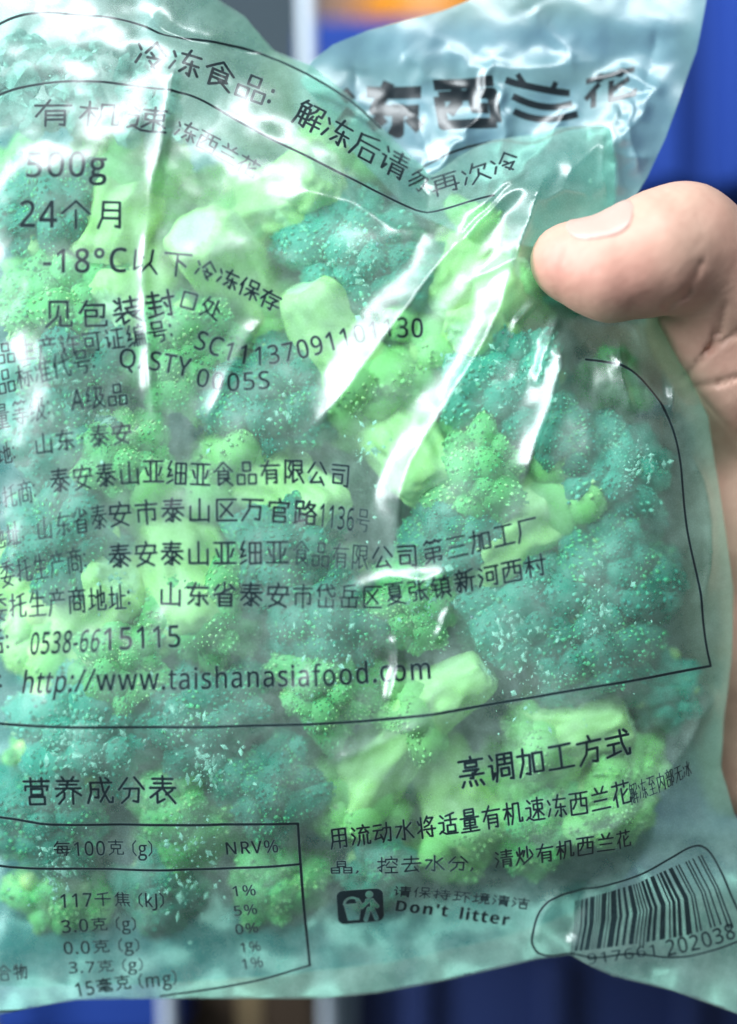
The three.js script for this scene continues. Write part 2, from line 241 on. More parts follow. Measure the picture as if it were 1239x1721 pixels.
/** Meshes the zero surface of f over a box by surface nets; f is a distance in metres. */
function netted(f, lo, hi, cell) {
  const n = lo.map((a, i) => Math.ceil((hi[i] - a) / cell) + 1), at = (i, j, k) => (k * n[1] + j) * n[0] + i, val = new Float32Array(n[0] * n[1] * n[2]);
  for (let k = 0; k < n[2]; k++) for (let j = 0; j < n[1]; j++) for (let i = 0; i < n[0]; i++) val[at(i, j, k)] = f(lo[0] + i * cell, lo[1] + j * cell, lo[2] + k * cell);
  const id = new Int32Array(val.length).fill(-1), pos = [], idx = [], corners = [0, 1, 2, 3, 4, 5, 6, 7].map((c) => [c & 1, (c >> 1) & 1, c >> 2]);
  for (let k = 0; k < n[2] - 1; k++) for (let j = 0; j < n[1] - 1; j++) for (let i = 0; i < n[0] - 1; i++) {
    const v = corners.map(([a, b, c]) => val[at(i + a, j + b, k + c)]);
    if (v.every((x) => x > 0) || v.every((x) => x <= 0)) continue;
    let s = [0, 0, 0], m = 0;
    for (let a = 0; a < 8; a++) for (const bit of [1, 2, 4]) { const b = a | bit; if (b === a || (v[a] > 0) === (v[b] > 0)) continue; const t = v[a] / (v[a] - v[b]); for (let x = 0; x < 3; x++) s[x] += mix(corners[a][x], corners[b][x], t); m++; }
    id[at(i, j, k)] = pos.length / 3; pos.push(lo[0] + (i + s[0] / m) * cell, lo[1] + (j + s[1] / m) * cell, lo[2] + (k + s[2] / m) * cell);
  }
  const quad = (a, b, c, d, flip) => { if (a < 0 || b < 0 || c < 0 || d < 0) return; flip ? idx.push(a, c, b, a, d, c) : idx.push(a, b, c, a, c, d); };
  for (let k = 1; k < n[2] - 1; k++) for (let j = 1; j < n[1] - 1; j++) for (let i = 1; i < n[0] - 1; i++) {
    const here = val[at(i, j, k)] > 0;
    if (here !== val[at(i + 1, j, k)] > 0) quad(id[at(i, j - 1, k - 1)], id[at(i, j, k - 1)], id[at(i, j, k)], id[at(i, j - 1, k)], here);
    if (here !== val[at(i, j + 1, k)] > 0) quad(id[at(i - 1, j, k - 1)], id[at(i - 1, j, k)], id[at(i, j, k)], id[at(i, j, k - 1)], here);
    if (here !== val[at(i, j, k + 1)] > 0) quad(id[at(i - 1, j - 1, k)], id[at(i, j - 1, k)], id[at(i, j, k)], id[at(i - 1, j, k)], here);
  }
  const nor = [], e = cell * 0.5;
  for (let i = 0; i < pos.length; i += 3) { const [x, y, z] = [pos[i], pos[i + 1], pos[i + 2]], g = new THREE.Vector3(f(x + e, y, z) - f(x - e, y, z), f(x, y + e, z) - f(x, y - e, z), f(x, y, z + e) - f(x, y, z - e)).normalize(); nor.push(g.x, g.y, g.z); }
  const geo = new THREE.BufferGeometry(); geo.setAttribute('position', new THREE.Float32BufferAttribute(pos, 3)); geo.setAttribute('normal', new THREE.Float32BufferAttribute(nor, 3)); geo.setIndex(idx);
  return geo;
}

// ---------------------------------------------------------------- the florets' places: [u, v, crown radius, crown direction x y z, kind, depth below the film in mm]
const FLORETS = [
  [590, 405, 112, 0.1, 0.25, 1, 'frost'], [430, 330, 100, -0.6, -0.3, -0.5, 'pale'], [560, 262, 92, 0.5, 0.6, -0.5, 'pale'], [395, 470, 105, 0.3, -0.5, -0.6, 'pale'],
  [590, 610, 96, 0.4, -0.8, -0.3, 'pale'], [440, 670, 104, 0.1, -0.1, 1, 'blue'], [655, 700, 92, -0.4, 0.7, -0.5, 'pale'], [745, 540, 104, -0.7, -0.5, -0.4, 'pale'],
  [865, 640, 112, 0.2, 0.2, 1, 'frost'], [805, 790, 98, -0.3, 0.3, 0.9, 'green'], [925, 850, 108, 0.7, 0.5, -0.5, 'pale'], [275, 890, 122, -0.2, 0.8, -0.4, 'pale'],
  [430, 780, 96, -0.5, 0.4, -0.3, 'pale'], [480, 930, 110, 0.1, 0.1, 1, 'blue'], [110, 720, 116, 0, 0.2, 1, 'blue'], [95, 900, 108, -0.2, 0.2, 1, 'blue'],
  [335, 1040, 100, 0.2, -0.4, 0.9, 'green'], [90, 1070, 104, -0.4, -0.3, -0.5, 'pale'], [545, 1050, 100, 0, -0.2, 1, 'blue'], [705, 1020, 80, 0.1, 0.4, 0.9, 'green'],
  [1045, 800, 96, 0.4, 0.2, 0.9, 'frost'], [1055, 965, 108, 0.4, 0, 1, 'blue'], [890, 1015, 112, 0, 0.1, 1, 'frost'], [1010, 1100, 104, 0.2, -0.3, 1, 'blue'],
  [715, 1205, 74, -0.82, -0.5, -0.25, 'pale'], [950, 1270, 78, -0.88, -0.36, -0.2, 'pale'], [545, 1160, 90, 0.1, 0.1, 1, 'green'], [610, 1340, 96, -0.5, -0.6, -0.4, 'pale'],
  [790, 1400, 90, 0.3, -0.8, -0.2, 'pale'], [125, 1245, 118, -0.1, 0.2, 1, 'frost'], [330, 1210, 106, 0.2, 0.2, 1, 'blue'], [300, 1385, 104, -0.1, -0.3, 1, 'green'],
  [55, 1400, 104, -0.3, -0.2, 1, 'blue'], [455, 1340, 92, 0.2, 0, 1, 'blue'], [455, 1500, 88, 0.1, -0.6, 0.8, 'green'], [255, 1520, 86, 0, -0.6, 0.8, 'blue'],
  [85, 1535, 92, -0.1, -0.6, 0.8, 'green'], [640, 1480, 78, 0.1, -0.7, 0.6, 'blue'], [920, 1410, 82, 0.4, -0.6, 0.6, 'green'], [1035, 1370, 76, 0.5, -0.4, 0.6, 'pale'],
  [85, 480, 112, -0.2, 0.2, 1, 'green'], [60, 330, 104, -0.3, 0.4, 0.8, 'blue'], [200, 290, 98, 0.2, 0.7, -0.4, 'pale'], [255, 430, 104, 0.3, 0.3, -0.6, 'pale'],
  [290, 580, 104, 0.2, 0, 1, 'green'], [120, 600, 92, 0, 0, 1, 'blue'], [690, 440, 72, 0.3, 0.4, 0.8, 'blue'], [810, 400, 84, 0.4, 0.7, -0.4, 'pale'],
  [860, 490, 72, 0.5, 0.4, -0.5, 'pale'], [190, 1130, 84, 0.3, -0.2, 0.9, 'green'], [195, 770, 84, 0.2, 0.1, 0.9, 'green'], [770, 905, 82, -0.2, -0.1, 1, 'blue'], [950, 730, 74, 0.5, 0.3, 0.8, 'blue'],
];

// ---------------------------------------------------------------- the bag: outline, folds and height of its front
const out0 = (list) => list.map(([u, v]) => lay(u, v, 0));
const FRONT = out0([[-130, -90], [200, -90], [330, -45], [368, 0], [412, 28], [444, 66], [462, 86], [525, 112], [592, 165], [645, 218], [690, 262], [722, 288], [760, 262], [830, 236], [900, 226], [940, 214], [1030, 211], [1040, 260], [1043, 345],
  [1060, 420], [1095, 505], [1128, 560], [1150, 618], [1190, 700], [1213, 850], [1233, 990], [1230, 1110], [1218, 1200], [1212, 1290], [1235, 1370], [1300, 1450], [1330, 1600], [1310, 1735], [1239, 1703], [1130, 1664], [1030, 1640], [990, 1622], [958, 1604], [900, 1612], [760, 1645], [640, 1668], [540, 1678],
  [270, 1678], [130, 1680], [70, 1690], [0, 1704], [-130, 1716]]);
const SEAM = [...FRONT.slice(1), FRONT[FRONT.length - 1]];
/** Folds of the film: line, half width, height in mm (negative: a valley), how sharp. */
const FOLDS = [
  [[[948, 236], [900, 330], [868, 430], [845, 500], [800, 600], [735, 705], [690, 775], [672, 840], [664, 900], [655, 960]], 24, 3.9, 1],
  [[[905, 262], [850, 318], [800, 372], [745, 440], [705, 490], [655, 560], [600, 640], [545, 705], [500, 740]], 27, 3.8, 1],
  [[[930, 560], [938, 620], [915, 690], [890, 760], [870, 830]], 22, 3.2, 1],
  [[[300, 60], [288, 150], [284, 210], [262, 330], [250, 450], [255, 560], [262, 650], [268, 720], [290, 770]], 13, 1.3, 1],
  [[[440, 540], [405, 600], [380, 650], [350, 720]], 15, 1.1, 1],
  [[[655, 1060], [668, 1085], [670, 1120], [652, 1190]], 9, 1.4, 1],
  [[[750, 1020], [742, 1050], [730, 1075]], 7, 1.3],
  [[[585, 995], [650, 970], [715, 975], [760, 955]], 17, 1.7],
  [[[470, 360], [520, 330], [590, 345], [660, 385], [720, 390], [780, 350], [840, 300]], 24, 1.5],
  [[[760, 420], [800, 370], [850, 320], [905, 280]], 8, -1.6],
  [[[280, 150], [340, 165], [420, 215], [500, 255], [600, 305], [712, 357], [760, 347], [830, 328]], 30, -0.8],
  [[[250, 20], [275, 48], [320, 66], [380, 72], [450, 80]], 11, -1.5],
  [[[700, 290], [722, 320], [716, 360]], 12, -2.0], [[[1035, 600], [1080, 640], [1110, 675], [1135, 690]], 9, 1.6], [[[1140, 640], [1137, 670], [1130, 690]], 7, 1.4],
  [[[1165, 760], [1190, 810], [1205, 880], [1200, 960], [1185, 1010]], 12, 1.5], [[[1000, 540], [1040, 530], [1075, 545], [1085, 580]], 9, 1.6],
  [[[560, 1275], [640, 1245], [720, 1205]], 16, 1.3], [[[1220, 1160], [1170, 1240], [1130, 1290], [1100, 1330]], 20, 1.6],
  [[[550, 1430], [640, 1425], [760, 1450], [880, 1480], [960, 1500]], 30, -1.8], [[[880, 1440], [960, 1420], [1050, 1380], [1150, 1320]], 26, 1.2],
  [[[960, 1606], [975, 1550], [1000, 1490]], 16, -2.2], [[[905, 1600], [925, 1540], [950, 1505]], 12, 1.2],
  [[[940, 525], [918, 585], [892, 655]], 9, 1.3, 1], [[[895, 432], [850, 446], [790, 478]], 9, 1.1], [[[1045, 560], [1042, 620], [1062, 700]], 9, 1.2, 1], [[[905, 500], [868, 545], [838, 610]], 8, 1.0, 1], [[[905, 345], [950, 318], [1005, 322]], 14, 2.4], [[[1028, 220], [1020, 280], [1030, 340]], 9, 1.5],
];
const foldBoxes = FOLDS.map(([line, w]) => [Math.min(...line.map((p) => p[0])) - w * 6, Math.min(...line.map((p) => p[1])) - w * 6, Math.max(...line.map((p) => p[0])) + w * 6, Math.max(...line.map((p) => p[1])) + w * 6]);
function seamGap(u, v) { return toLine([u, v], SEAM)[0]; }
function swell(u, v) {                                              // how far the filled bag stands off its mid plane: 0 at the seam, 1 where it is full
  const d = seamGap(u, v);
  return (1 - Math.exp(-d / 110)) * (1 - 0.75 * smooth(v, 1180, 1660));
}
function frontHeight(u, v) {
  let z = 18.5 * swell(u, v);
  let lump = 0;
  for (const [a, b, r] of FLORETS) { const d2 = ((u - a) ** 2 + (v - b) ** 2) / (r * r); if (d2 < 5) lump += 2.7 * Math.exp(-d2 * 1.4); }
    let taut = 1;                                                      // along a pulled fold the film no longer follows the florets
  FOLDS.forEach(([line, , , facet], k) => { const b = foldBoxes[k]; if (facet && u > b[0] && u < b[2] && v > b[1] && v < b[3]) taut = Math.min(taut, 1 - 0.75 * Math.exp(-((toLine([u, v], line)[0] / 55) ** 2))); });
  z += (lump - 1.4) * taut * smooth(seamGap(u, v), 0, 90) + 0.7;
  z -= 5.5 * Math.exp(-((u - 985) ** 2 + (v - 445) ** 2) / (2 * 95 * 95));
  FOLDS.forEach(([line, w, high, facet], k) => {
    const b = foldBoxes[k];
    if (u < b[0] || u > b[2] || v < b[1] || v > b[3]) return;
    const wob = 2.5 * noise2(u / 110 + k * 7, v / 110), [d, t, side] = toLine([u + wob, v], line), end = smooth(t, 0, 0.16) * (1 - smooth(t, 0.8, 1));
    const width = w * (1 + 0.16 * noise2(t * 3 + k, k * 3.1)), s = d / width;
    // a fold lies over to one side: a long straight flank towards the left, a short drop to the right
    z += facet ? high * end * (side * facet > 0 ? Math.exp(-Math.pow(s * 1.6, 1.6)) : clamp(1 - s * 0.5) ** 1.4) : high * (0.25 + 0.75 * end) * Math.exp(-Math.pow(s, 1.5)) * smooth(6 - s, 0, 2);
  });
  const full = smooth(seamGap(u, v), 0, 60);
  z += full * (0.5 * noise2(u / 120 + 3, v / 120) + 0.09 * noise2(u / 44, v / 50 + 9)) + 0.012 * noise2(u / 17, v / 17);
  return z * MM;
}
const heightCache = new Map();
const H = (u, v) => { const k = Math.round(u / 4) * 10000 + Math.round(v / 4); if (!heightCache.has(k)) heightCache.set(k, frontHeight(u, v)); return heightCache.get(k); };
/** Layout position of a point measured on the bag's front. */
const on = (u, v) => { let p = lay(u, v, FACE); p = lay(u, v, H(...p)); return lay(u, v, H(...p)); };

// ---------------------------------------------------------------- the print
const BOX = [-140, -110, 1340, 1750], FLAP_BOX = [470, -110, 1250, 480];
function canvas(box, scale) {
  const c = document.createElement('canvas'); c.width = Math.round((box[2] - box[0]) * scale); c.height = Math.round((box[3] - box[1]) * scale);
  const g = c.getContext('2d'); g.scale(scale, scale); g.translate(-box[0], -box[1]);
  return [c, g];
}
function printFront(g) {
  const P = (line) => line.map(([u, v]) => on(u, v));
  const t = (text, line, opt) => write(g, text, P(line), opt);
  const rule = (line, w = 4.2) => { let p = P(line); g.lineWidth = w; g.lineJoin = g.lineCap = 'round'; g.beginPath(); g.moveTo(...p[0]); for (let i = 1; i < p.length - 1; i++) g.quadraticCurveTo(...p[i], (p[i][0] + p[i + 1][0]) / 2, (p[i][1] + p[i + 1][1]) / 2); g.lineTo(...p[p.length - 1]); g.stroke(); };
  // the warning band
  rule([[-40, 62], [0, 40], [20, 30], [50, 22], [110, 22], [200, 31], [245, 44], [275, 60], [370, 72], [430, 85], [500, 115], [590, 167], [640, 215]]);
  rule([[-40, 180], [0, 158], [50, 142], [150, 135], [210, 142], [280, 150], [340, 165], [420, 215], [500, 255], [600, 305], [680, 345], [712, 358], [760, 348], [830, 328]]);
  t('冷冻食品：', [[225, 85], [290, 98], [345, 115], [400, 138], [450, 158], [485, 172]], { h: 50, weight: 0.1, upright: 0.2 });
  t('解冻后请', [[497, 182], [545, 208], [590, 233], [635, 258], [686, 286]], { h: 56, weight: 0.1, upright: 0.3 });
  t('勿', [[690, 292], [718, 312]], { h: 44, weight: 0.12 });
  t('再次冷', [[723, 316], [770, 301], [820, 284], [872, 264]], { h: 42, weight: 0.1, upright: 0.4 });
  // the list of particulars
  t('有机速', [[50, 190], [165, 192], [288, 206]], { h: 46, weight: 0.1 }); t('冻西兰花', [[295, 212], [335, 230], [380, 256], [434, 290]], { h: 36, upright: 0.3 });
  t('500g', [[40, 276], [182, 276]], { h: 44 }); t('24个月', [[30, 358], [216, 362]], { h: 46, weight: 0.1 });
  t('-18°C以下', [[70, 438], [215, 436], [326, 446]], { h: 42, weight: 0.1 }); t('冷冻保存', [[328, 446], [372, 462], [420, 486], [472, 514]], { h: 34, upright: 0.3 });
  t('见包装封', [[70, 528], [180, 528], [298, 506]], { h: 46, weight: 0.1 }); t('口处', [[299, 501], [330, 508], [374, 526]], { h: 36 });
  t('品生产许可证编号：', [[-8, 596], [120, 578], [250, 560], [306, 550]], { h: 36 });
  t('SC11137091101130', [[328, 568], [362, 580], [396, 593], [440, 598], [500, 588], [545, 576], [600, 561], [655, 549], [714, 550]], { h: 33 });
  t('品标准代号：', [[-5, 645], [60, 626], [115, 612], [175, 603]], { h: 42, upright: 0.5 }); t('Q/STY', [[197, 600], [235, 603], [275, 608], [322, 618]], { h: 33 }); t('0005S', [[329, 632], [380, 642], [456, 637]], { h: 31 });
  t('质量等级：', [[-44, 710], [-5, 702], [40, 692], [98, 680]], { h: 42, weight: 0.1, upright: 0.5 }); t('A级品', [[118, 672], [165, 667], [216, 661]], { h: 38, upright: 0.4 });
  t('产地：', [[-36, 772], [38, 756]], { h: 38, upright: 0.5 }); t('山东·泰安', [[56, 748], [120, 738], [224, 727]], { h: 36, upright: 0.4 });
  t('委托商：', [[-22, 846], [72, 819]], { h: 42, weight: 0.1, upright: 0.5 });
  t('泰安泰山亚细亚食品有限公司', [[82, 810], [160, 800], [205, 796], [260, 792], [350, 798], [420, 795], [500, 792], [592, 801]], { h: 40, upright: 0.3 });
  t('地址：', [[-18, 908], [52, 889]], { h: 42, weight: 0.1, upright: 0.5 }); t('山东省泰', [[60, 889], [182, 867]], { h: 42, upright: 0.5 }); t('安市泰山区万官路', [[180, 866], [290, 858], [420, 856], [536, 863]], { h: 40 });
  t('1136号', [[535, 864], [624, 877]], { h: 40, upright: 0.5 });
  t('被委托生产商：', [[-30, 974], [5, 966], [60, 954], [158, 937]], { h: 44, upright: 0.5 });
  t('泰安泰山亚细亚', [[180, 936], [250, 931], [488, 928]], { h: 40 }); t('食品有限', [[490, 929], [622, 937]], { h: 42, weight: 0.095 }); t('公司', [[622, 938], [706, 933]], { h: 38 }); t('第三加工厂', [[708, 931], [770, 918], [906, 885]], { h: 40, upright: 0.4 });
  t('被委托生产商地址：', [[-50, 1026], [-10, 1022], [60, 1015], [130, 1009], [234, 1002]], { h: 44, upright: 0.4 });
  t('山东省泰安', [[265, 998], [490, 1001]], { h: 40 }); t('市岱岳区', [[490, 1002], [645, 1003]], { h: 40, weight: 0.1 }); t('夏张镇', [[645, 1000], [760, 984]], { h: 38, weight: 0.1 }); t('新河西村', [[762, 980], [920, 947]], { h: 38, upright: 0.4 });
  t('话：', [[-28, 1080], [32, 1076]], { h: 40 }); t('0538-66', [[50, 1081], [130, 1077], [170, 1075]], { h: 38, slant: 0.16 }); t('15115', [[170, 1074], [306, 1068]], { h: 38 });
  t('址：', [[-40, 1146], [20, 1142]], { h: 38 }); t('http://', [[36, 1146], [160, 1142]], { h: 38, slant: 0.22 });
  t('www.taishanasiafood.com', [[160, 1142], [300, 1140], [450, 1136], [600, 1131], [728, 1121]], { h: 37 });
  rule([[985, 604], [1022, 607], [1062, 620], [1096, 655], [1126, 702], [1143, 760], [1150, 850], [1160, 920], [1177, 985], [1182, 1040], [1188, 1090], [1195, 1119]], 4.5);
  rule([[1195, 1119], [1050, 1145], [900, 1171], [740, 1200], [610, 1213], [450, 1220], [160, 1223], [60, 1221], [-60, 1212]], 4.5);
  // the nutrition table
  t('营养成分表', [[36, 1330], [100, 1329], [300, 1328]], { h: 48, weight: 0.1 });
  rule([[-60, 1366], [0, 1373], [40, 1379], [90, 1388], [300, 1387], [501, 1384]], 4.6); rule([[501, 1384], [508, 1500], [521, 1622]], 4.6); rule([[-60, 1448], [0, 1455], [50, 1460], [300, 1463], [440, 1458], [506, 1452]], 4.2);
  rule([[521, 1622], [450, 1645], [360, 1662], [270, 1674]], 3.4); rule([[120, 1690], [60, 1697], [0, 1700], [-60, 1702]], 3.4);
  t('每100克（g）', [[88, 1427], [268, 1426]], { h: 27, weight: 0.1 }); t('NRV%', [[376, 1426], [470, 1421]], { h: 24 });
  t('117千焦（kJ）', [[98, 1514], [288, 1512]], { h: 26, weight: 0.1 }); t('1%', [[388, 1498], [432, 1495]], { h: 20 });
  t('3.0克（g）', [[102, 1557], [240, 1553]], { h: 25, weight: 0.1 }); t('5%', [[391, 1531], [434, 1527]], { h: 20 });
  t('0.0克（g）', [[105, 1593], [246, 1588]], { h: 24, weight: 0.1 }); t('0%', [[394, 1562], [436, 1558]], { h: 20 });
  t('3.7克（g）', [[114, 1626], [252, 1620]], { h: 21, weight: 0.1 }); t('1%', [[402, 1593], [440, 1589]], { h: 19 });
  t('15毫克（mg）', [[124, 1664], [200, 1652], [308, 1641]], { h: 26, weight: 0.1 }); t('1%', [[404, 1621], [444, 1615]], { h: 19 }); t('合物', [[-6, 1636], [48, 1632]], { h: 28, weight: 0.1 });
  // how to cook it
  t('烹调加工方式', [[768, 1301], [860, 1286], [960, 1268], [1062, 1245]], { h: 52, h1: 48, upright: 0.3 });
  t('用流动水将适量有机速冻西兰花', [[552, 1411], [700, 1393], [860, 1367], [1000, 1345], [1062, 1328]], { h: 38, h1: 44, upright: 0.3 }); t('解冻至内部无冰', [[1058, 1336], [1110, 1315], [1162, 1289]], { h: 38, h1: 30, weight: 0.12, upright: 0.4 });
  t('晶，', [[552, 1458], [628, 1456]], { h: 22, weight: 0.12 }); t('控去水分，', [[632, 1454], [720, 1451], [818, 1450]], { h: 29, weight: 0.1 }); t('清炒有机西兰', [[830, 1446], [940, 1430], [1036, 1414]], { h: 38, upright: 0.3 }); t('花', [[1035, 1413], [1062, 1407]], { h: 36, weight: 0.12 });
  // tidy mark
  g.save();
  const o = on(606, 1523), k = on(706, 1513);
  g.translate(...o); g.transform((k[0] - o[0]) / 100, (k[1] - o[1]) / 100, 0.05, 1, 0, 0);
  g.beginPath(); g.roundRect(-39, -31, 78, 62, 11); g.fill();
  g.globalCompositeOperation = 'destination-out';
  g.beginPath(); g.moveTo(-28, -6); g.lineTo(2, -6); g.lineTo(-3, 25); g.lineTo(-22, 25); g.closePath(); g.fill();
  g.lineWidth = 4; g.beginPath(); g.arc(-14, -4, 13, Math.PI * 1.05, Math.PI * 1.75); g.stroke();
  g.beginPath(); g.arc(16, -21, 6.5, 0, 7); g.fill();
  g.lineWidth = 9; g.lineCap = 'round'; g.lineJoin = 'round';
  for (const l of [[[12, -10], [20, -10], [20, 8]], [[13, -8], [2, 2], [-4, -12]], [[14, 6], [8, 26]], [[20, 6], [26, 26]], [[20, -9], [28, 2]]]) { g.lineWidth = l.length > 2 ? 7 : 7.5; g.beginPath(); g.moveTo(...l[0]); l.slice(1).forEach((p) => g.lineTo(...p)); g.stroke(); }
  g.restore();
  t('请保持环境清洁', [[660, 1497], [780, 1507], [892, 1520]], { h: 20, weight: 0.12 }); t("Don't litter", [[662, 1521], [760, 1532], [858, 1546]], { h: 22, bold: true });
  // bar code
  rule([[905, 1602], [893, 1590], [896, 1565], [906, 1530], [930, 1507], [985, 1494], [1060, 1478], [1120, 1447], [1165, 1419], [1190, 1424], [1212, 1462], [1232, 1512], [1262, 1570]], 3.6);
  rule([[905, 1602], [925, 1609], [960, 1600], [1000, 1612], [1060, 1600], [1130, 1611], [1180, 1604], [1262, 1574]], 3.6);
  const bend = (pts, s) => { const f = s * (pts.length - 1), i = Math.min(pts.length - 2, Math.floor(f)); return [mix(pts[i][0], pts[i + 1][0], f - i), mix(pts[i][1], pts[i + 1][1], f - i)]; };
  const top = [[968, 1514], [1020, 1500], [1072, 1484], [1124, 1460], [1180, 1436]], mid = [[966, 1560], [1018, 1546], [1085, 1530], [1150, 1510], [1208, 1490]], low = [[958, 1600], [1010, 1594], [1078, 1585], [1155, 1572], [1234, 1548]];
  const bits = ['101', ...'0110111,0111101,0101111,0101111,0110011,0011101'.split(','), '01010', ...'1101100,1110010,1101100,1110010,1000010,1001000'.split(','), '101'].join('');
  for (let i = 0; i < bits.length; i++) if (bits[i] === '1') {
    const a = i / bits.length, b = (i + 1.02) / bits.length, guard = i < 3 || i > 91 || (i > 44 && i < 50);
    const q = [bend(top, a), bend(mid, a), bend(low, a), bend(low, b), bend(mid, b), bend(top, b)].map((p, n) => (guard && (n === 2 || n === 3) ? [p[0], p[1] + 10] : p)).map((p) => on(...p));
    g.beginPath(); g.moveTo(...q[0]); q.slice(1).forEach((p) => g.lineTo(...p)); g.fill();
  }
  t('917661', [[985, 1612], [1060, 1602], [1108, 1594]], { h: 20 }); t('202038', [[1118, 1594], [1170, 1583], [1236, 1562]], { h: 30 });
}
function printFlap(g) {
  const at = (u, v) => lay(u, v, 0.004);
  const put = (ch, u, v, w, h, weight, turn = 0, bendBy = 0) => { g.save(); g.translate(...at(u, v)); g.rotate(turn); g.transform(1, 0, bendBy, 1, 0, 0); pen(g, ch, w, h, weight); g.restore(); };
  put('冻', 640, 172, 150, 96, 0.22, 0.02); put('西', 786, 166, 112, 84, 0.22, -0.06, 0.1);
  g.lineWidth = 13; g.lineCap = 'butt';
  const swing = (pts, w) => { const p = pts.map((q) => at(...q)); g.lineWidth = w; g.beginPath(); g.moveTo(...p[0]); g.quadraticCurveTo(...p[1], ...p[2]); g.stroke(); };
  swing([[852, 128], [890, 142], [962, 148]], 12); swing([[864, 155], [915, 182], [966, 166]], 12); swing([[866, 180], [915, 204], [975, 184]], 12); swing([[872, 118], [880, 130], [886, 138]], 9); swing([[938, 130], [934, 140], [928, 148]], 9);
  put('花', 1030, 138, 96, 58, 0.17, -0.25, -0.3);
  const p = [[700, 282], [740, 262], [800, 238], [850, 228], [900, 238], [930, 222], [960, 208], [1000, 206], [1032, 216]].map((q) => at(...q)); g.lineWidth = 4; g.lineJoin = 'round'; g.beginPath(); g.moveTo(...p[0]); for (let i = 1; i < p.length - 1; i++) g.quadraticCurveTo(...p[i], (p[i][0] + p[i + 1][0]) / 2, (p[i][1] + p[i + 1][1]) / 2); g.stroke();
}
/** Film with a print: where there is ink the sheet is dark and lets no light through. */
function film(box, scale, draw, { color, ink, through, haze, roughness, inkThrough = 0.04 }) {
  const [c, g] = canvas(box, scale); g.fillStyle = g.strokeStyle = '#000'; draw(g);
  const { width: W, height: N } = c, src = g.getImageData(0, 0, W, N).data, rgb = new Uint8Array(W * N * 4), pass = new Uint8Array(W * N * 4), bump = new Uint8Array(W * N * 4);
  for (let y = 0; y < N; y++) for (let x = 0; x < W; x++) {
    const i = ((N - 1 - y) * W + x) * 4, worn = 0.86 + 0.14 * noise2(x / 3.1 + 90, y / 3.1), a = src[(y * W + x) * 4 + 3] / 255 * Math.min(1, worn + 0.13), fine = noise2(x / 5, y / 5) * 0.5 + noise2(x / 2.3 + 50, y / 2.3) * 0.5, broad = noise2(x / (150 * scale), y / (170 * scale) + 7) * 0.5 + noise2(x / (62 * scale), y / (58 * scale) + 17) * 0.3 + noise2(x / (22 * scale), y / (24 * scale) + 27) * 0.2;
    for (let k = 0; k < 3; k++) rgb[i + k] = mix(color[k] - haze * 60 * Math.max(0, -fine), ink[k], a);
    rgb[i + 3] = pass[i + 3] = bump[i + 3] = 255;
    pass[i] = pass[i + 1] = pass[i + 2] = 255 * clamp(mix(through - haze * (0.5 * broad + 0.5 * Math.max(0, fine)), inkThrough, a));
    bump[i] = bump[i + 1] = bump[i + 2] = 128 + 70 * (0.6 * noise2(x / 14, y / 20 + 3) + 0.4 * fine);
  }
  const tex = (data, srgb) => { const t = new THREE.DataTexture(data, W, N); t.magFilter = t.minFilter = THREE.LinearFilter; if (srgb) t.colorSpace = THREE.SRGBColorSpace; t.needsUpdate = true; return t; };
  return new THREE.MeshPhysicalMaterial({ map: tex(rgb, true), transmission: 1, transmissionMap: tex(pass), thickness: 0, roughness, ior: 1.82, bumpMap: tex(bump), bumpScale: 0.000025, side: THREE.DoubleSide });
}
const bag = thing('frozen_food_bag', 'clear printed plastic bag of frozen broccoli gripped at its upper corner', 'plastic bag');
const frontFilm = film(BOX, 1.07, printFront, { color: [213, 251, 238], ink: [1, 22, 28], through: 0.9, haze: 0.2, roughness: 0.3 });
const flapFilm = film(FLAP_BOX, 1.5, printFlap, { color: [132, 176, 180], ink: [2, 18, 26], through: 0.48, haze: 0.14, roughness: 0.34 });
// far side's solid teal print puts the gaps' shade into colour; seams stay clear
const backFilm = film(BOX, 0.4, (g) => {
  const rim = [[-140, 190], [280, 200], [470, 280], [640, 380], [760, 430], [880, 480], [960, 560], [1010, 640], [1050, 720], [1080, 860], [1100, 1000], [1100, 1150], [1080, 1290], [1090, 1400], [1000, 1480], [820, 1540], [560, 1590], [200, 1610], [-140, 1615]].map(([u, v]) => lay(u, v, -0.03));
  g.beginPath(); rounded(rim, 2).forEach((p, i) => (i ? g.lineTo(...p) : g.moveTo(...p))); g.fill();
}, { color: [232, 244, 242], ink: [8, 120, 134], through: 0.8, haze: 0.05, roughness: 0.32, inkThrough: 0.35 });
tag(part('front_film', sheet(FRONT, 4, frontHeight, BOX), frontFilm, bag), 'front sheet of pale teal film printed with dark writing and a bar code');
part('back_film', sheet(FRONT, 14, (u, v) => -0.034 * swell(u, v) - 0.0012 + 0.001 * noise2(u / 90, v / 90), BOX), backFilm, bag);
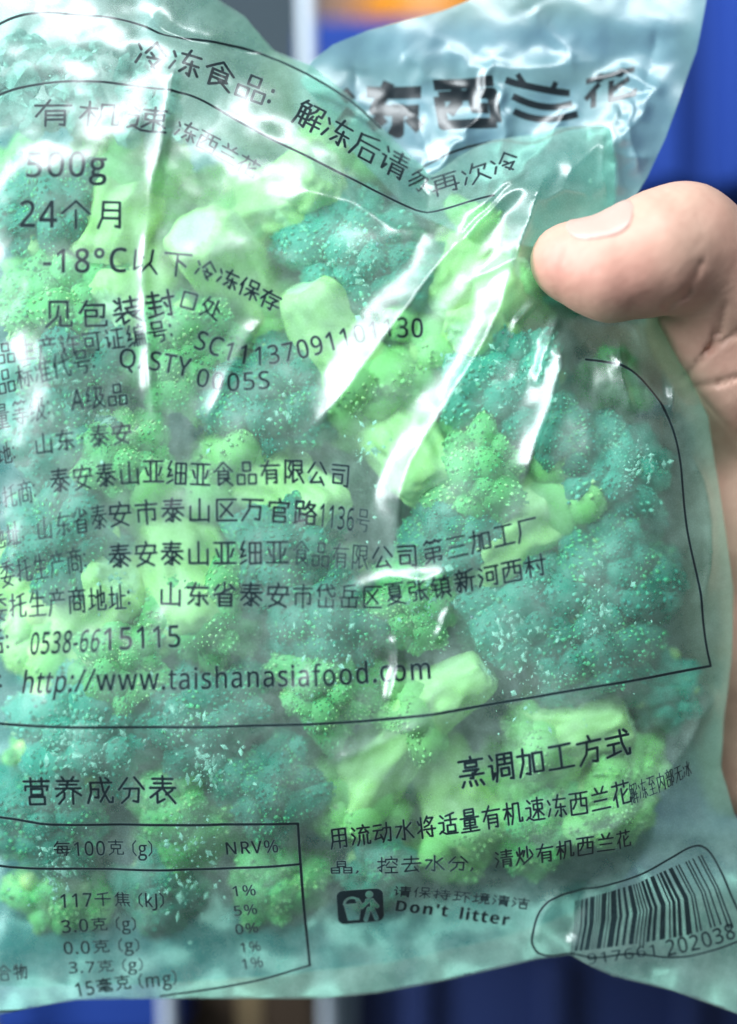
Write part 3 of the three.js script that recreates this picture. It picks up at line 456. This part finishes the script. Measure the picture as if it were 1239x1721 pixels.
// the crumpled, empty top of the bag that stands up behind the warning band
const FLAP = [[505, 140], [524, 106], [560, 80], [620, 56], [680, 40], [745, 21], [830, -14], [905, -60], [1195, -70], [1183, 10], [1168, 90], [1142, 160], [1114, 238], [1084, 302], [1058, 345], [1010, 400], [900, 420], [780, 400], [690, 360], [600, 270]].map(([u, v]) => lay(u, v, -0.004));
const CREASES = [[[[832, 70], [822, 150], [790, 205], [735, 275], [712, 300]], 13, 4.2], [[[640, 130], [700, 170], [735, 275]], 14, -2.2], [[[846, 110], [850, 200], [842, 280], [800, 330]], 12, 3.2], [[[600, 85], [590, 130], [610, 180]], 16, -1.8], [[[740, 40], [800, 90], [900, 95], [1010, 78]], 16, 2.2],
  [[[900, -20], [920, 20], [960, 50], [970, 90]], 18, 2.2], [[[1000, 120], [1060, 95], [1110, 130], [1085, 190], [1040, 240]], 14, 3.2], [[[1050, 150], [1040, 230], [1046, 320]], 12, 3.0], [[[1075, 140], [1065, 220], [1090, 280]], 10, 2.4], [[[980, 150], [930, 215], [880, 270], [830, 330]], 13, 3.2],
  [[[1120, 20], [1110, 100], [1080, 150]], 18, -2.0], [[[680, 60], [720, 110], [800, 130]], 12, 1.6], [[[1000, 200], [1060, 250], [1100, 250]], 10, 2.2]];
function flapHeight(u, v) {
  let z = 0.5 + 2 * smooth(v, 60, 300) - 1.5 * smooth(-v, -40, 120) + 1.1 * noise2(u / 190, v / 160) + 0.12 * noise2(u / 60 + 8, v / 60);
  CREASES.forEach(([line, w, high], k) => { const [d, t] = toLine([u + 8 * noise2(u / 50 + k, v / 50), v], line), end = smooth(t, 0, 0.15) * (1 - smooth(t, 0.85, 1)); z += 0.42 * high * (0.3 + 0.7 * end) * Math.exp(-Math.pow(d / (w * 1.35), 1.35)); });
  return z * MM - 0.002;
}
tag(part('top_flap', sheet(FLAP, 3.2, flapHeight, FLAP_BOX), flapFilm, bag), 'crumpled empty top of the bag printed with large bold characters');

// ---------------------------------------------------------------- broccoli
const smoothBall = new THREE.IcosahedronGeometry(1, 2), bud0 = new THREE.OctahedronGeometry(1, 0);
for (const g of [smoothBall, bud0]) g.setAttribute('normal', g.attributes.position.clone());
function tinted(geometry, color) { const g = geometry.index ? geometry.toNonIndexed() : geometry, n = g.attributes.position.count, c = new Float32Array(n * 3); for (let i = 0; i < n; i++) c.set(color, i * 3); g.setAttribute('color', new THREE.BufferAttribute(c, 3)); g.deleteAttribute('uv'); return g; }
/** A crown of one unit radius: tight clusters of flower buds over branching tips. */
function crownShape(seed, tone) {
  const r = rng(seed), list = [tinted(smoothBall.clone().scale(0.72, 0.5, 0.72).translate(0, 0.02, 0), tone.base)], clusters = [];
  for (let i = 0; i < 19; i++) { const up = 1 - (i + 0.5) / 19 * 0.98, round = i * 2.39996 + r() * 0.5, f = Math.sqrt(1 - up * up); clusters.push([Math.cos(round) * f * 0.66, up * 0.5 - 0.02, Math.sin(round) * f * 0.66, 0.23 + r() * 0.14]); }
  for (const [x, y, z, s] of clusters) {
    list.push(tinted(smoothBall.clone().scale(s * 0.96, s * 0.96, s * 0.96).translate(x, y, z), tone.base));
    const shade = 0.88 + r() * 0.24;
    for (let k = 0; k < 150; k++) {
      const up = 1 - 2 * (k + 0.5) / 150, f = Math.sqrt(1 - up * up), a = k * 2.39996 + r() * 0.25, nx = Math.cos(a) * f, ny = up, nz = Math.sin(a) * f;
      if (ny < -0.4 || x * nx + z * nz + (y - 0.1) * ny < -0.25) continue;
      const q = s * (0.06 + r() ** 2 * 0.09), lift = s * (0.89 + r() * 0.11), cold = noise3((x + nx * s) * 2.6 + seed, (y + ny * s) * 2.6, (z + nz * s) * 2.6) > 0.5 - tone.frost * 4 && r() < tone.frost - 0.05, mottled = smooth(noise3((x + nx * s) * 1.5 + seed * 3, (y + ny * s) * 1.5, (z + nz * s) * 1.5) + 0.35 * (r() - 0.5), -0.5, 0.7), c = cold ? [0.5, 0.68, 0.66].map((v) => v * (0.45 + r() * 0.45)) : tone.buds.map((v, i) => mix(v, tone.tip[i], mottled) * shade * (0.9 + r() * 0.2));
      list.push(tinted(bud0.clone().rotateX(r() * 3).rotateY(r() * 3).scale(q, q, q).translate(x + nx * lift, y + ny * lift, z + nz * lift), c));
    }
  }
  const g = mergeGeometries(list), p = g.attributes.position;
  for (let i = 0; i < p.count; i++) { const x = p.getX(i), y = p.getY(i), z = p.getZ(i), k = 1 + 0.2 * noise3(x * 1.1 + seed, y * 1.1, z * 1.1) + 0.07 * noise3(x * 3.4, y * 3.4 + seed, z * 3.4); p.setXYZ(i, x * k, y * k, z * k); }
  return g;
}
/** Stalk of the same floret, from the cut end at y = -1.45 up to forks under the crown, grown together as one body. */
function stalkShape(seed) {
  const r = rng(seed), limbs = [[0, -1.6, 0, 0.05, -0.5, 0, 0.44 + r() * 0.08, 0.52]], lean = (r() - 0.5) * 0.3;
  limbs[0][0] += lean;
  for (let k = 0; k < 7; k++) { const a = k * 0.898 + r() * 0.5, f = 0.42 + r() * 0.26; limbs.push([Math.cos(a) * 0.2, -0.55, Math.sin(a) * 0.2, Math.cos(a) * f, 0.0 + r() * 0.15, Math.sin(a) * f, 0.25, 0.2]); }
  const f = (x, y, z) => {
    let d = 9;
    for (const [ax, ay, az, bx, by, bz, r0, r1] of limbs) { const dx = bx - ax, dy = by - ay, dz = bz - az, t = clamp(((x - ax) * dx + (y - ay) * dy + (z - az) * dz) / (dx * dx + dy * dy + dz * dz)), q = Math.hypot(x - ax - dx * t, y - ay - dy * t, z - az - dz * t) - mix(r0, r1, t), h = Math.max(0.16 - Math.abs(d - q), 0) / 0.16; d = Math.min(d, q) - h * h * 0.04; }
    d += 0.05 * noise3(x * 2.2 + seed, y * 1.2, z * 2.2) + 0.022 * Math.sin(Math.atan2(z, x) * 8 + 2 * noise3(x, y * 2, z + seed));
    const cut = -1.45 - y + 0.25 * lean * x + 0.03 * noise3(x * 5, seed, z * 5), h = Math.max(0.2 - Math.abs(d - cut), 0) / 0.2;
    return Math.max(d, cut) + h * h * 0.05;
  };
  const g = netted(f, [-1.05, -1.75, -1.05], [1.05, 0.5, 1.05], 0.06), p = g.attributes.position, c = new Float32Array(p.count * 3);
  for (let i = 0; i < p.count; i++) { const x = p.getX(i), y = p.getY(i), z = p.getZ(i), n = clamp(0.5 + 0.35 * noise3(x * 2 + seed, y * 0.9, z * 2) + 0.4 * noise3(x * 9 + seed, y * 0.7, z * 9)), flesh = y < -1.4 && Math.hypot(x - lean, z) < 0.3 ? 1 : 0; c.set([mix(mix(0.6, 0.84, n), 0.86, flesh), mix(mix(0.7, 0.84, n), 0.86, flesh), mix(mix(0.26, 0.44, n), 0.58, flesh)], i * 3); }
  g.setAttribute('color', new THREE.BufferAttribute(c, 3));
  return g;
}
const TONE = {                                                       // each crown is mottled between two colours
  green: { base: [0.2, 0.52, 0.18], buds: [0.1, 0.5, 0.2], tip: [0.64, 0.8, 0.36], frost: 0.03 },
  blue: { base: [0.015, 0.22, 0.19], buds: [0.015, 0.27, 0.24], tip: [0.16, 0.58, 0.3], frost: 0.04 },
  frost: { base: [0.05, 0.34, 0.3], buds: [0.04, 0.36, 0.33], tip: [0.3, 0.66, 0.54], frost: 0.12 },
  pale: { base: [0.42, 0.66, 0.24], buds: [0.46, 0.68, 0.28], tip: [0.76, 0.83, 0.44], frost: 0.02 },
};
const budMaterial = new THREE.MeshPhysicalMaterial({ vertexColors: true, roughness: 0.55, sheen: 0.3, sheenColor: new THREE.Color(0.7, 0.9, 0.8), sheenRoughness: 0.5 });
const stalkMaterial = new THREE.MeshPhysicalMaterial({ vertexColors: true, roughness: 0.55 });
const shapes = {};
for (const kind in TONE) shapes[kind] = [1, 2, 3].map((k) => [crownShape(k * 17 + kind.length, TONE[kind]), stalkShape(k * 31 + kind.length)]);
const WORDS = { green: 'bright green florets showing their crowns', blue: 'blue-green florets showing their crowns', frost: 'frosted florets showing their crowns', pale: 'florets showing their yellow-green stalks', back: ['broccoli floret deep in the bag behind the front florets', 'florets in the back layer'] };
const KIND = { green: 'bright green broccoli floret', blue: 'blue-green broccoli floret', frost: 'frost-dusted broccoli floret', pale: 'yellow-green stalked broccoli floret' };
const PLACE = ['hanging under the warning band beside the diagonal folds', 'beside the end of the product name row', 'under the middle of the thawing warning', 'under the keep-frozen words', 'below the last digits of the licence number', 'just below the end of the standard code',
  'between the two longest diagonal folds', 'right of the licence number, touching the longest fold', 'below the thumb tip, beside the short bright fold', 'above the words for third plant', 'above the last character of the factory name', 'large, behind the company name and street rows',
  'behind the middle of the first company name', 'behind the middle of the second company name', 'behind the place of origin', 'behind the heading of the first address', 'right of the telephone number', 'behind the start of the telephone number', 'between the second address and the web address',
  'under the town name in the second address', 'beside the curved border line below the grip', 'beside the border line level with the village name', 'just below the village name', 'in the lower corner of the border line', 'slanting just below the end of the web address', 'lying behind the cooking heading',
  'behind the letters food of the web address', 'above the start of the cooking text', 'behind the first row of cooking text', 'under thick frost above the nutrition heading', 'behind the border line above the nutrition heading', 'behind the top line of the nutrition table', 'under the start of the nutrition heading',
  'above the closed corner of the nutrition table', 'behind the percentage column', 'behind the gram figures of the table', 'behind the start of the table rows', 'behind the tidy-litter mark', 'behind the stir-fry row', 'under the squeezed end of the cooking text', 'behind the storage temperature', 'behind the shelf-life months',
  'right of the 500g weight', 'between the months row and the keep-frozen row', 'behind the end of the licence heading', 'behind the standard code heading', 'small, beside the frosty one under the warning band', 'between the warning band and the thumb', 'right against the thumb tip', 'behind http of the web address',
  'behind the start of the first company name', 'behind the word for third', 'right of the short bright fold under the thumb'];
const pick = rng(5), front = new THREE.Vector3(0, 1, 0);
function floret(u, v, z, radius, dir, kind, words, spin) {
  const o = thing('broccoli_floret', words[0], 'broccoli', words[1]), [crown, stalk] = shapes[kind][Math.floor(pick() * 3)];
  part('crown', crown, budMaterial, o); part('stalk', stalk, stalkMaterial, o);
  o.scale.setScalar(radius * PX);
  o.quaternion.setFromUnitVectors(front, new THREE.Vector3(...dir).normalize()).multiply(new THREE.Quaternion().setFromAxisAngle(front, spin));
  o.position.set(wx(u), wy(v), z);
  return o;
}
const box = new THREE.Box3();
FLORETS.forEach(([u, v, r, dx, dy, dz, kind], i) => {
  const p = on(u, v), o = floret(p[0], p[1], 0, r * (kind === 'pale' ? 1.32 : 1.2), [dx, dy, dz], kind, [KIND[kind] + ' ' + PLACE[i], WORDS[kind]], pick() * 6);
  o.updateMatrixWorld(true); box.setFromObject(o);
  const mid = new THREE.Vector3(); box.getCenter(mid);
  if (dz < 0) { o.position.x -= (mid.x - o.position.x) * 0.5; o.position.y -= (mid.y - o.position.y) * 0.5; }
  o.updateMatrixWorld(true);
  const tip = new THREE.Vector3(), room = [];                       // rests against the film: as far forward as the film over it allows
  for (const m of o.children) { const q = m.geometry.attributes.position, jump = Math.ceil(q.count / 500); for (let n = 0; n < q.count; n += jump) { tip.fromBufferAttribute(q, n).applyMatrix4(m.matrixWorld); const a = CX + tip.x / PX, b = CY - tip.y / PX; if (tip.z > mid.z - 0.004 && inside([a, b], FRONT)) room.push(H(a, b) - tip.z); } }
  room.sort((a, b) => a - b);
  o.position.z = Math.max(room[Math.floor(room.length * 0.004)] - 0.0075, -0.027);
});
const back = rng(77);
for (let j = 0; j < 8; j++) for (let i = 0; i < 7; i++) {
  const u = 10 + i * 175 + (j % 2) * 80 + (back() - 0.5) * 50, v = 290 + j * 172 + (back() - 0.5) * 50;
  if (!inside([u, v], FRONT) || seamGap(u, v) < 95 || swell(u, v) < 0.5) continue;
  floret(u, v, -0.021 * swell(u, v) + 0.004, 84, [back() - 0.5, back() - 0.5, 1], ['green', 'blue', 'frost', 'pale'][Math.floor(back() * 4)], WORDS.back, back() * 6);
}
// ---------------------------------------------------------------- loose frost and ice between film and florets
const iceMaterial = new THREE.MeshPhysicalMaterial({ color: new THREE.Color(0.8, 0.9, 0.9), roughness: 0.4, transmission: 0.45, thickness: 0 });
const FROST = [[125, 1250, 115, 420], [350, 1290, 70, 150], [300, 1215, 90, 110], [720, 1000, 90, 130], [850, 1070, 90, 150], [1010, 1040, 110, 130], [600, 430, 90, 120], [880, 640, 100, 170], [1080, 780, 70, 90], [480, 690, 70, 70], [160, 690, 110, 110], [90, 1460, 100, 170],
  [300, 1500, 100, 110], [330, 1420, 100, 100], [120, 90, 150, 160], [620, 760, 60, 60], [760, 620, 70, 70], [560, 1120, 110, 100], [200, 980, 150, 90], [90, 620, 80, 60], [900, 1150, 140, 110], [620, 1000, 600, 60], [600, 700, 500, 40]];
{
  const r = rng(909), shard = new THREE.OctahedronGeometry(1, 0), spots = [], m = new THREE.Matrix4(), q = new THREE.Quaternion(), e = new THREE.Euler();
  for (const [u, v, spread, n] of FROST) for (let k = 0; k < n * 0.7; k++) {
    const a = r() * 6.283, d = Math.sqrt(-2 * Math.log(1 - r() * 0.97)) * spread * (0.12 + 0.4 * r()), p = on(u + Math.cos(a) * d, v + Math.sin(a) * d);
    if (!inside(p, FRONT) || seamGap(...p) < 30) continue;
    const s = (1.2 + r() ** 4 * 5.5) * PX * 1.05;
    m.compose(new THREE.Vector3(wx(p[0]), wy(p[1]), frontHeight(...p) - 0.0012 - r() * 0.004), q.setFromEuler(e.set(r() * 6, r() * 6, r() * 6)), new THREE.Vector3(s * (0.6 + r() * 1.5), s * (0.5 + r()), s * 0.7));
    spots.push(m.clone());
  }
  const ice = new THREE.InstancedMesh(shard, iceMaterial, spots.length); spots.forEach((x, i) => ice.setMatrixAt(i, x));
  ice.name = 'frost_crystals'; scene.add(ice); tag(ice, 'loose white frost crystals scattered under the clear film', 'frost', null, 'stuff');
  // larger lumps of ice at the bag's shoulder
  const lump = new THREE.IcosahedronGeometry(1, 1), lumps = [], p3 = lump.attributes.position;
  for (let i = 0; i < p3.count; i++) { const k = 1 + 0.3 * noise3(p3.getX(i) * 1.3, p3.getY(i) * 1.3, p3.getZ(i) * 1.3); p3.setXYZ(i, p3.getX(i) * k, p3.getY(i) * k, p3.getZ(i) * k); }
  for (let k = 0; k < 90; k++) { const u = -40 + r() * 340, v = 45 + r() * 150 + (u > 200 ? 30 : 0), p = on(u, v), s = (10 + r() * 20) * PX; if (inside(p, FRONT) && seamGap(...p) > 40) lumps.push(m.compose(new THREE.Vector3(wx(p[0]), wy(p[1]), frontHeight(...p) - 0.002 - s - r() * 0.005), q.setFromEuler(e.set(r() * 6, r() * 6, r() * 6)), new THREE.Vector3(s * (0.5 + r()), s * (0.4 + r()), s * 0.8)).clone()); }
  const ice2 = new THREE.InstancedMesh(lump, new THREE.MeshPhysicalMaterial({ color: new THREE.Color(0.55, 0.68, 0.7), roughness: 0.25, transmission: 0.5, thickness: 0, flatShading: true }), lumps.length); lumps.forEach((x, i) => ice2.setMatrixAt(i, x));
  ice2.name = 'ice_lumps'; scene.add(ice2); tag(ice2, 'grey-white lumps of ice heaped at the shoulder of the bag', 'ice', null, 'stuff');
}

// ---------------------------------------------------------------- the hand
// joints measured on the photograph: [u, v, z in mm, radius in mm]
const J = (u, v, z, r) => { const p = lay(u, v, z * MM); return [wx(p[0]), wy(p[1]), z * MM, r * MM]; };
const BONES = [];
const chain = (k, ...js) => js.slice(1).forEach((b, i) => BONES.push([js[i], b, k * MM]));
const thumb = [J(958, 440, 14, 8.6), J(1025, 452, 16, 10.4), J(1100, 428, 15, 12.2), J(1150, 412, 11, 12.6), J(1235, 480, 3, 13.6), J(1330, 590, -8, 17)];
chain(5, ...thumb);
chain(9, J(1180, 540, -8, 13), J(1250, 590, -10, 17), J(1330, 620, -16, 20));                   // web between thumb and forefinger
chain(9, J(1262, 640, -20, 16), J(1245, 860, -27, 17), J(1262, 1080, -29, 17), J(1290, 1300, -31, 16)); // edge of the palm
chain(10, J(1380, 640, -20, 20), J(1400, 900, -20, 20), J(1420, 1200, -26, 18));
chain(9, J(1400, 900, -20, 24), J(1560, 1000, -24, 26), J(1800, 1150, -34, 29));                   // heel and wrist
chain(4, J(1290, 640, -28, 11), J(1120, 600, -45, 9.5), J(960, 600, -50, 8.6), J(860, 620, -47, 7.6));
chain(4, J(1290, 800, -32, 11), J(1120, 770, -49, 9.8), J(930, 760, -53, 8.8), J(820, 770, -49, 7.8));
chain(4, J(1300, 980, -34, 11), J(1150, 960, -50, 9.4), J(970, 930, -53, 8.4), J(870, 930, -49, 7.4));
chain(4, J(1310, 1220, -36, 10), J(1190, 1180, -47, 8.4), J(1060, 1130, -49, 7.2), J(990, 1120, -46, 6.4));
const CREASE = [[J(1180, 442, 26, 0), J(1158, 492, 24, 0), J(1122, 516, 20, 0)], [J(1236, 560, 4, 0), J(1185, 590, 0, 0), J(1145, 640, -4, 0)], [J(1170, 650, 0, 0), J(1205, 645, 0, 0), J(1245, 635, 0, 0)], [J(1212, 520, 12, 0), J(1204, 560, 8, 0), J(1188, 590, 4, 0)]];
function skinAt(x, y, z) {
  let d = 1;
  for (const [a, b, k] of BONES) {
    const bx = b[0] - a[0], by = b[1] - a[1], bz = b[2] - a[2], t = clamp(((x - a[0]) * bx + (y - a[1]) * by + (z - a[2]) * bz) / (bx * bx + by * by + bz * bz));
    const q = Math.hypot(x - a[0] - bx * t, y - a[1] - by * t, z - a[2] - bz * t) - mix(a[3], b[3], t), h = Math.max(k - Math.abs(d - q), 0) / k;
    d = Math.min(d, q) - h * h * k * 0.25;
  }
  if (d < 0.004 && d > -0.004) {
    for (const c of CREASE) for (let i = 1; i < c.length; i++) {
      const [a, b] = [c[i - 1], c[i]], bx = b[0] - a[0], by = b[1] - a[1], t = clamp(((x - a[0]) * bx + (y - a[1]) * by) / (bx * bx + by * by)), q = Math.hypot(x - a[0] - bx * t, y - a[1] - by * t);
      if (z > -0.02) d += 0.0007 * Math.exp(-((q / 0.0008) ** 2));
    }
    d += 0.00005 * noise3(x * 600, y * 500, z * 500) + 0.00012 * noise3(x * 110, y * 110, z * 110);
  }
  return d;
}
const hand = thing('hand', 'bare hand pinching the bag, thumb in front and fingers behind', 'hand');
const skinGeometry = netted(skinAt, [wx(800), wy(1420), -0.068], [wx(1760), wy(270), 0.042], 0.00125);
{ // blotches of pinker and paler skin
  const p = skinGeometry.attributes.position, c = new Float32Array(p.count * 3), uv = new Float32Array(p.count * 2);
  for (let i = 0; i < p.count; i++) {
    const x = p.getX(i), y = p.getY(i), z = p.getZ(i), n = 0.5 + 0.5 * noise3(x * 70, y * 70, z * 70), m = noise3(x * 400 + 9, y * 400, z * 400);
    const rosy = clamp(0.35 * n + 0.55 * Math.exp(-(((x - wx(960)) / 0.015) ** 2 + ((y - wy(470)) / 0.011) ** 2)) + 0.25 * Math.exp(-(((x - wx(1230)) / 0.008) ** 2 + ((y - wy(760)) / 0.02) ** 2)));
    c.set([mix(0.58, 0.56, rosy) + m * 0.02, mix(0.36, 0.25, rosy) + m * 0.02, mix(0.275, 0.2, rosy) + m * 0.016], i * 3); uv.set([x * 40, y * 40], i * 2);
  }
  skinGeometry.setAttribute('color', new THREE.BufferAttribute(c, 3)); skinGeometry.setAttribute('uv', new THREE.BufferAttribute(uv, 2));
}
const skinMaterial = new THREE.MeshPhysicalMaterial({ vertexColors: true, roughness: 0.5, sheen: 0.25, sheenColor: new THREE.Color(1, 0.75, 0.7), sheenRoughness: 0.5, ior: 1.4 });
part('skin', skinGeometry, skinMaterial, hand);
{ // thumbnail: a curved plate laid on the upper side of the thumb's last joint
  const a = new THREE.Vector3(...thumb[0].slice(0, 3)), b = new THREE.Vector3(...thumb[2].slice(0, 3)), axis = b.clone().sub(a), long = axis.length(); axis.normalize();
  const up = new THREE.Vector3(0, 1, 0).addScaledVector(axis, -axis.y).normalize(), fore = new THREE.Vector3().crossVectors(axis, up).normalize(); if (fore.z < 0) fore.negate();
  const NU = 26, NV = 18, pos = [], idx = [], S = (s) => Math.sign(s) * Math.pow(Math.abs(s), 1);
  for (let layer = 0; layer < 2; layer++) for (let j = 0; j <= NV; j++) for (let i = 0; i <= NU; i++) {
    const s = i / NU * 2 - 1, t = j / NV * 2 - 1, half = Math.pow(Math.max(0, 1 - Math.pow(Math.abs(s), 3.2)), 0.5), along = long * (0.36 + 0.40 * s), angle = 0.70 + 0.62 * S(t) * half;
    const dir = up.clone().multiplyScalar(Math.cos(angle)).addScaledVector(fore, Math.sin(angle)), o = a.clone().addScaledVector(axis, along);
    let lo = 0.004, hi = 0.02;
    for (let k = 0; k < 24; k++) { const m = (lo + hi) / 2, q = o.clone().addScaledVector(dir, m); skinAt(q.x, q.y, q.z) < 0 ? (lo = m) : (hi = m); }
    const edge = Math.max(Math.abs(s), Math.abs(t)) ** 6, q = o.addScaledVector(dir, lo + (layer ? -0.0006 : 0.00042 - 0.0004 * edge)); pos.push(q.x, q.y, q.z);
  }
  const row = NU + 1, off = row * (NV + 1);
  for (let j = 0; j < NV; j++) for (let i = 0; i < NU; i++) { const p = j * row + i; idx.push(p, p + 1, p + row, p + 1, p + row + 1, p + row, off + p, off + p + row, off + p + 1, off + p + 1, off + p + row, off + p + row + 1); }
  const rim = []; for (let i = 0; i < NU; i++) rim.push([i, i + 1], [NV * row + i + 1, NV * row + i]); for (let j = 0; j < NV; j++) rim.push([(j + 1) * row, j * row], [j * row + NU, (j + 1) * row + NU]);
  for (const [p, q] of rim) idx.push(p, p + off, q, q, p + off, q + off);
  const g = new THREE.BufferGeometry(); g.setAttribute('position', new THREE.Float32BufferAttribute(pos, 3)); g.setIndex(idx); g.computeVertexNormals();
  tag(part('thumbnail', g, new THREE.MeshPhysicalMaterial({ color: new THREE.Color(0.54, 0.33, 0.28), roughness: 0.42, clearcoat: 0.2, clearcoatRoughness: 0.4, side: THREE.DoubleSide }), hand), 'short pink thumbnail');
}

// ---------------------------------------------------------------- what stands behind: a white rack with blue crates, out of focus
const FAR = -0.085;
const B = (u, v, z = FAR) => { const k = (EYE - z) / (EYE - FACE); return [(u - CX) * PX * k, (CY - v) * PX * k, z]; };
const bluePlastic = new THREE.MeshStandardMaterial({ color: new THREE.Color(0.0005, 0.034, 0.25), roughness: 0.8 }), whiteSteel = new THREE.MeshStandardMaterial({ color: new THREE.Color(0.52, 0.58, 0.66), roughness: 0.5 });
/** Open-topped plastic crate with a rolled rim and upright ribs, base at its group's origin. */
function crate(label, [u0, v0], [u1, v1], z, depth, material = bluePlastic, group) {
  const a = B(u0, v0, z), b = B(u1, v1, z), w = b[0] - a[0], h = a[1] - b[1], o = thing('storage_crate', label, 'crate', group);
  o.position.set((a[0] + b[0]) / 2, b[1], z - depth / 2);
  const t = 0.006, slab = (x, y, zz, sx, sy, sz) => new RoundedBoxGeometry(sx, sy, sz, 2, 0.002).translate(x, y, zz);
  part('shell', mergeGeometries([slab(0, t / 2, 0, w - 0.002, t, depth - 0.002), slab(0, h / 2, depth / 2 - t / 2, w, h - 0.002, t), slab(0, h / 2, -depth / 2 + t / 2, w, h - 0.002, t), slab(-w / 2 + t / 2, h / 2, 0, t, h - 0.004, depth - 2 * t), slab(w / 2 - t / 2, h / 2, 0, t, h - 0.004, depth - 2 * t)]), material, o);
  part('rim', mergeGeometries([slab(0, h - 0.006, depth / 2 + 0.004, w + 0.012, 0.014, 0.008), slab(0, h - 0.006, -depth / 2 - 0.004, w + 0.012, 0.014, 0.008), slab(-w / 2 - 0.003, h - 0.006, 0, 0.008, 0.0136, depth), slab(w / 2 + 0.003, h - 0.006, 0, 0.008, 0.0136, depth)]), material, o);
  for (let k = 0; k < 4; k++) part('rib', slab(-w / 2 + w * (k + 0.5) / 4, h / 2 - 0.008, depth / 2 + 0.0025, 0.007, h - 0.02, 0.006), material, o);
  return o;
}
const rack = thing('wire_rack', 'white steel rack with slim round posts standing behind the bag', 'rack');
const rod = (a, b, r) => { const A = new THREE.Vector3(...a), C = new THREE.Vector3(...b), d = C.clone().sub(A), g = new THREE.CylinderGeometry(r, r, d.length(), 20).applyQuaternion(new THREE.Quaternion().setFromUnitVectors(front, d.normalize())); return g.translate((A.x + C.x) / 2, (A.y + C.y) / 2, (A.z + C.z) / 2); };
for (const [ut, ub] of [[512, 556], [250, 286], [-60, -20]]) part('post', rod(B(ut, -160), B(ub, 1900), 0.0021), whiteSteel, rack);
for (const v of [720, 1420]) for (const dz of [-0.02, -0.10, -0.18]) part('shelf_wire', rod(B(-140, v, FAR + dz), B(1500, v, FAR + dz), 0.0014), whiteSteel, rack);
crate('tall blue plastic crate standing behind the hand', [1060, -170], [1560, 322], FAR - 0.02, 0.2);
crate('low blue plastic crate holding an orange tub and a brown carton', [545, 48], [1010, 330], FAR - 0.04, 0.2);
crate('blue plastic crate low on the rack below the nutrition table', [-190, 1650], [272, 1990], FAR - 0.02, 0.2);
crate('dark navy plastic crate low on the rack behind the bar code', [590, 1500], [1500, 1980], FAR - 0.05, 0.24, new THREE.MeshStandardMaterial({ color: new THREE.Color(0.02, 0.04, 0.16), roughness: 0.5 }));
function carton(label, [u0, v0], [u1, v1], z, d, color) {
  const a = B(u0, v0, z), b = B(u1, v1, z), o = thing('carton', label, 'carton'), w = b[0] - a[0], h = a[1] - b[1], m = new THREE.MeshStandardMaterial({ color: new THREE.Color(...color), roughness: 0.8 });
  o.position.set((a[0] + b[0]) / 2, b[1], z - d / 2);
  part('box', new RoundedBoxGeometry(w, h, d, 2, 0.003).translate(0, h / 2, 0), m, o);
  for (const s of [-1, 1]) part('flap', new RoundedBoxGeometry(w - 0.004, 0.003, d / 2 - 0.002, 2, 0.001).translate(0, h + 0.0022, s * d / 4), m, o);
  part('tape', new RoundedBoxGeometry(w * 0.12, h - 0.01, 0.0012, 1, 0.0004).translate(0, h / 2, d / 2 + 0.0006), new THREE.MeshStandardMaterial({ color: new THREE.Color(0.3, 0.22, 0.12), roughness: 0.3 }), o);
}
carton('brown cardboard carton standing in the low blue crate', [540, -60], [705, 300], FAR - 0.1, 0.08, [0.19, 0.10, 0.06]);
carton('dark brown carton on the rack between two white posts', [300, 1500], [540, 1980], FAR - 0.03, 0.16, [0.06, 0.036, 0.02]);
{
  const a = B(800, -70, FAR - 0.1), o = thing('plastic_tub', 'orange plastic tub standing in the low blue crate', 'tub'); o.position.set(a[0], B(0, 300, FAR - 0.1)[1], a[2]);
  const h = B(0, 12, FAR - 0.1)[1] - o.position.y, m = new THREE.MeshStandardMaterial({ color: new THREE.Color(0.62, 0.22, 0.015), roughness: 0.4 });
  part('bowl', new THREE.LatheGeometry([[0, 0], [0.026, 0], [0.036, h - 0.006], [0.034, h - 0.006], [0.024, 0.003], [0, 0.003]].map((p) => new THREE.Vector2(...p)), 40), m, o);
  part('lid', new THREE.LatheGeometry([[0, h + 0.004], [0.035, h + 0.004], [0.038, h], [0.038, h - 0.006], [0.0365, h - 0.006], [0.036, h - 0.001], [0, h]].map((p) => new THREE.Vector2(...p)), 40), m, o);
}
{
  const wall = new THREE.Mesh(new THREE.BoxGeometry(2.4, 2.4, 0.05), new THREE.MeshStandardMaterial({ color: new THREE.Color(0.035, 0.055, 0.07), roughness: 0.8 }));
  wall.name = 'wall'; wall.position.set(0, 0, -0.55); wall.receiveShadow = true; scene.add(wall); tag(wall, 'dark slate wall behind the rack', null, null, 'structure');
}
scene.traverse((o) => { if (o.isMesh) o.castShadow = o.receiveShadow = true; });
renderer.render(scene, camera);
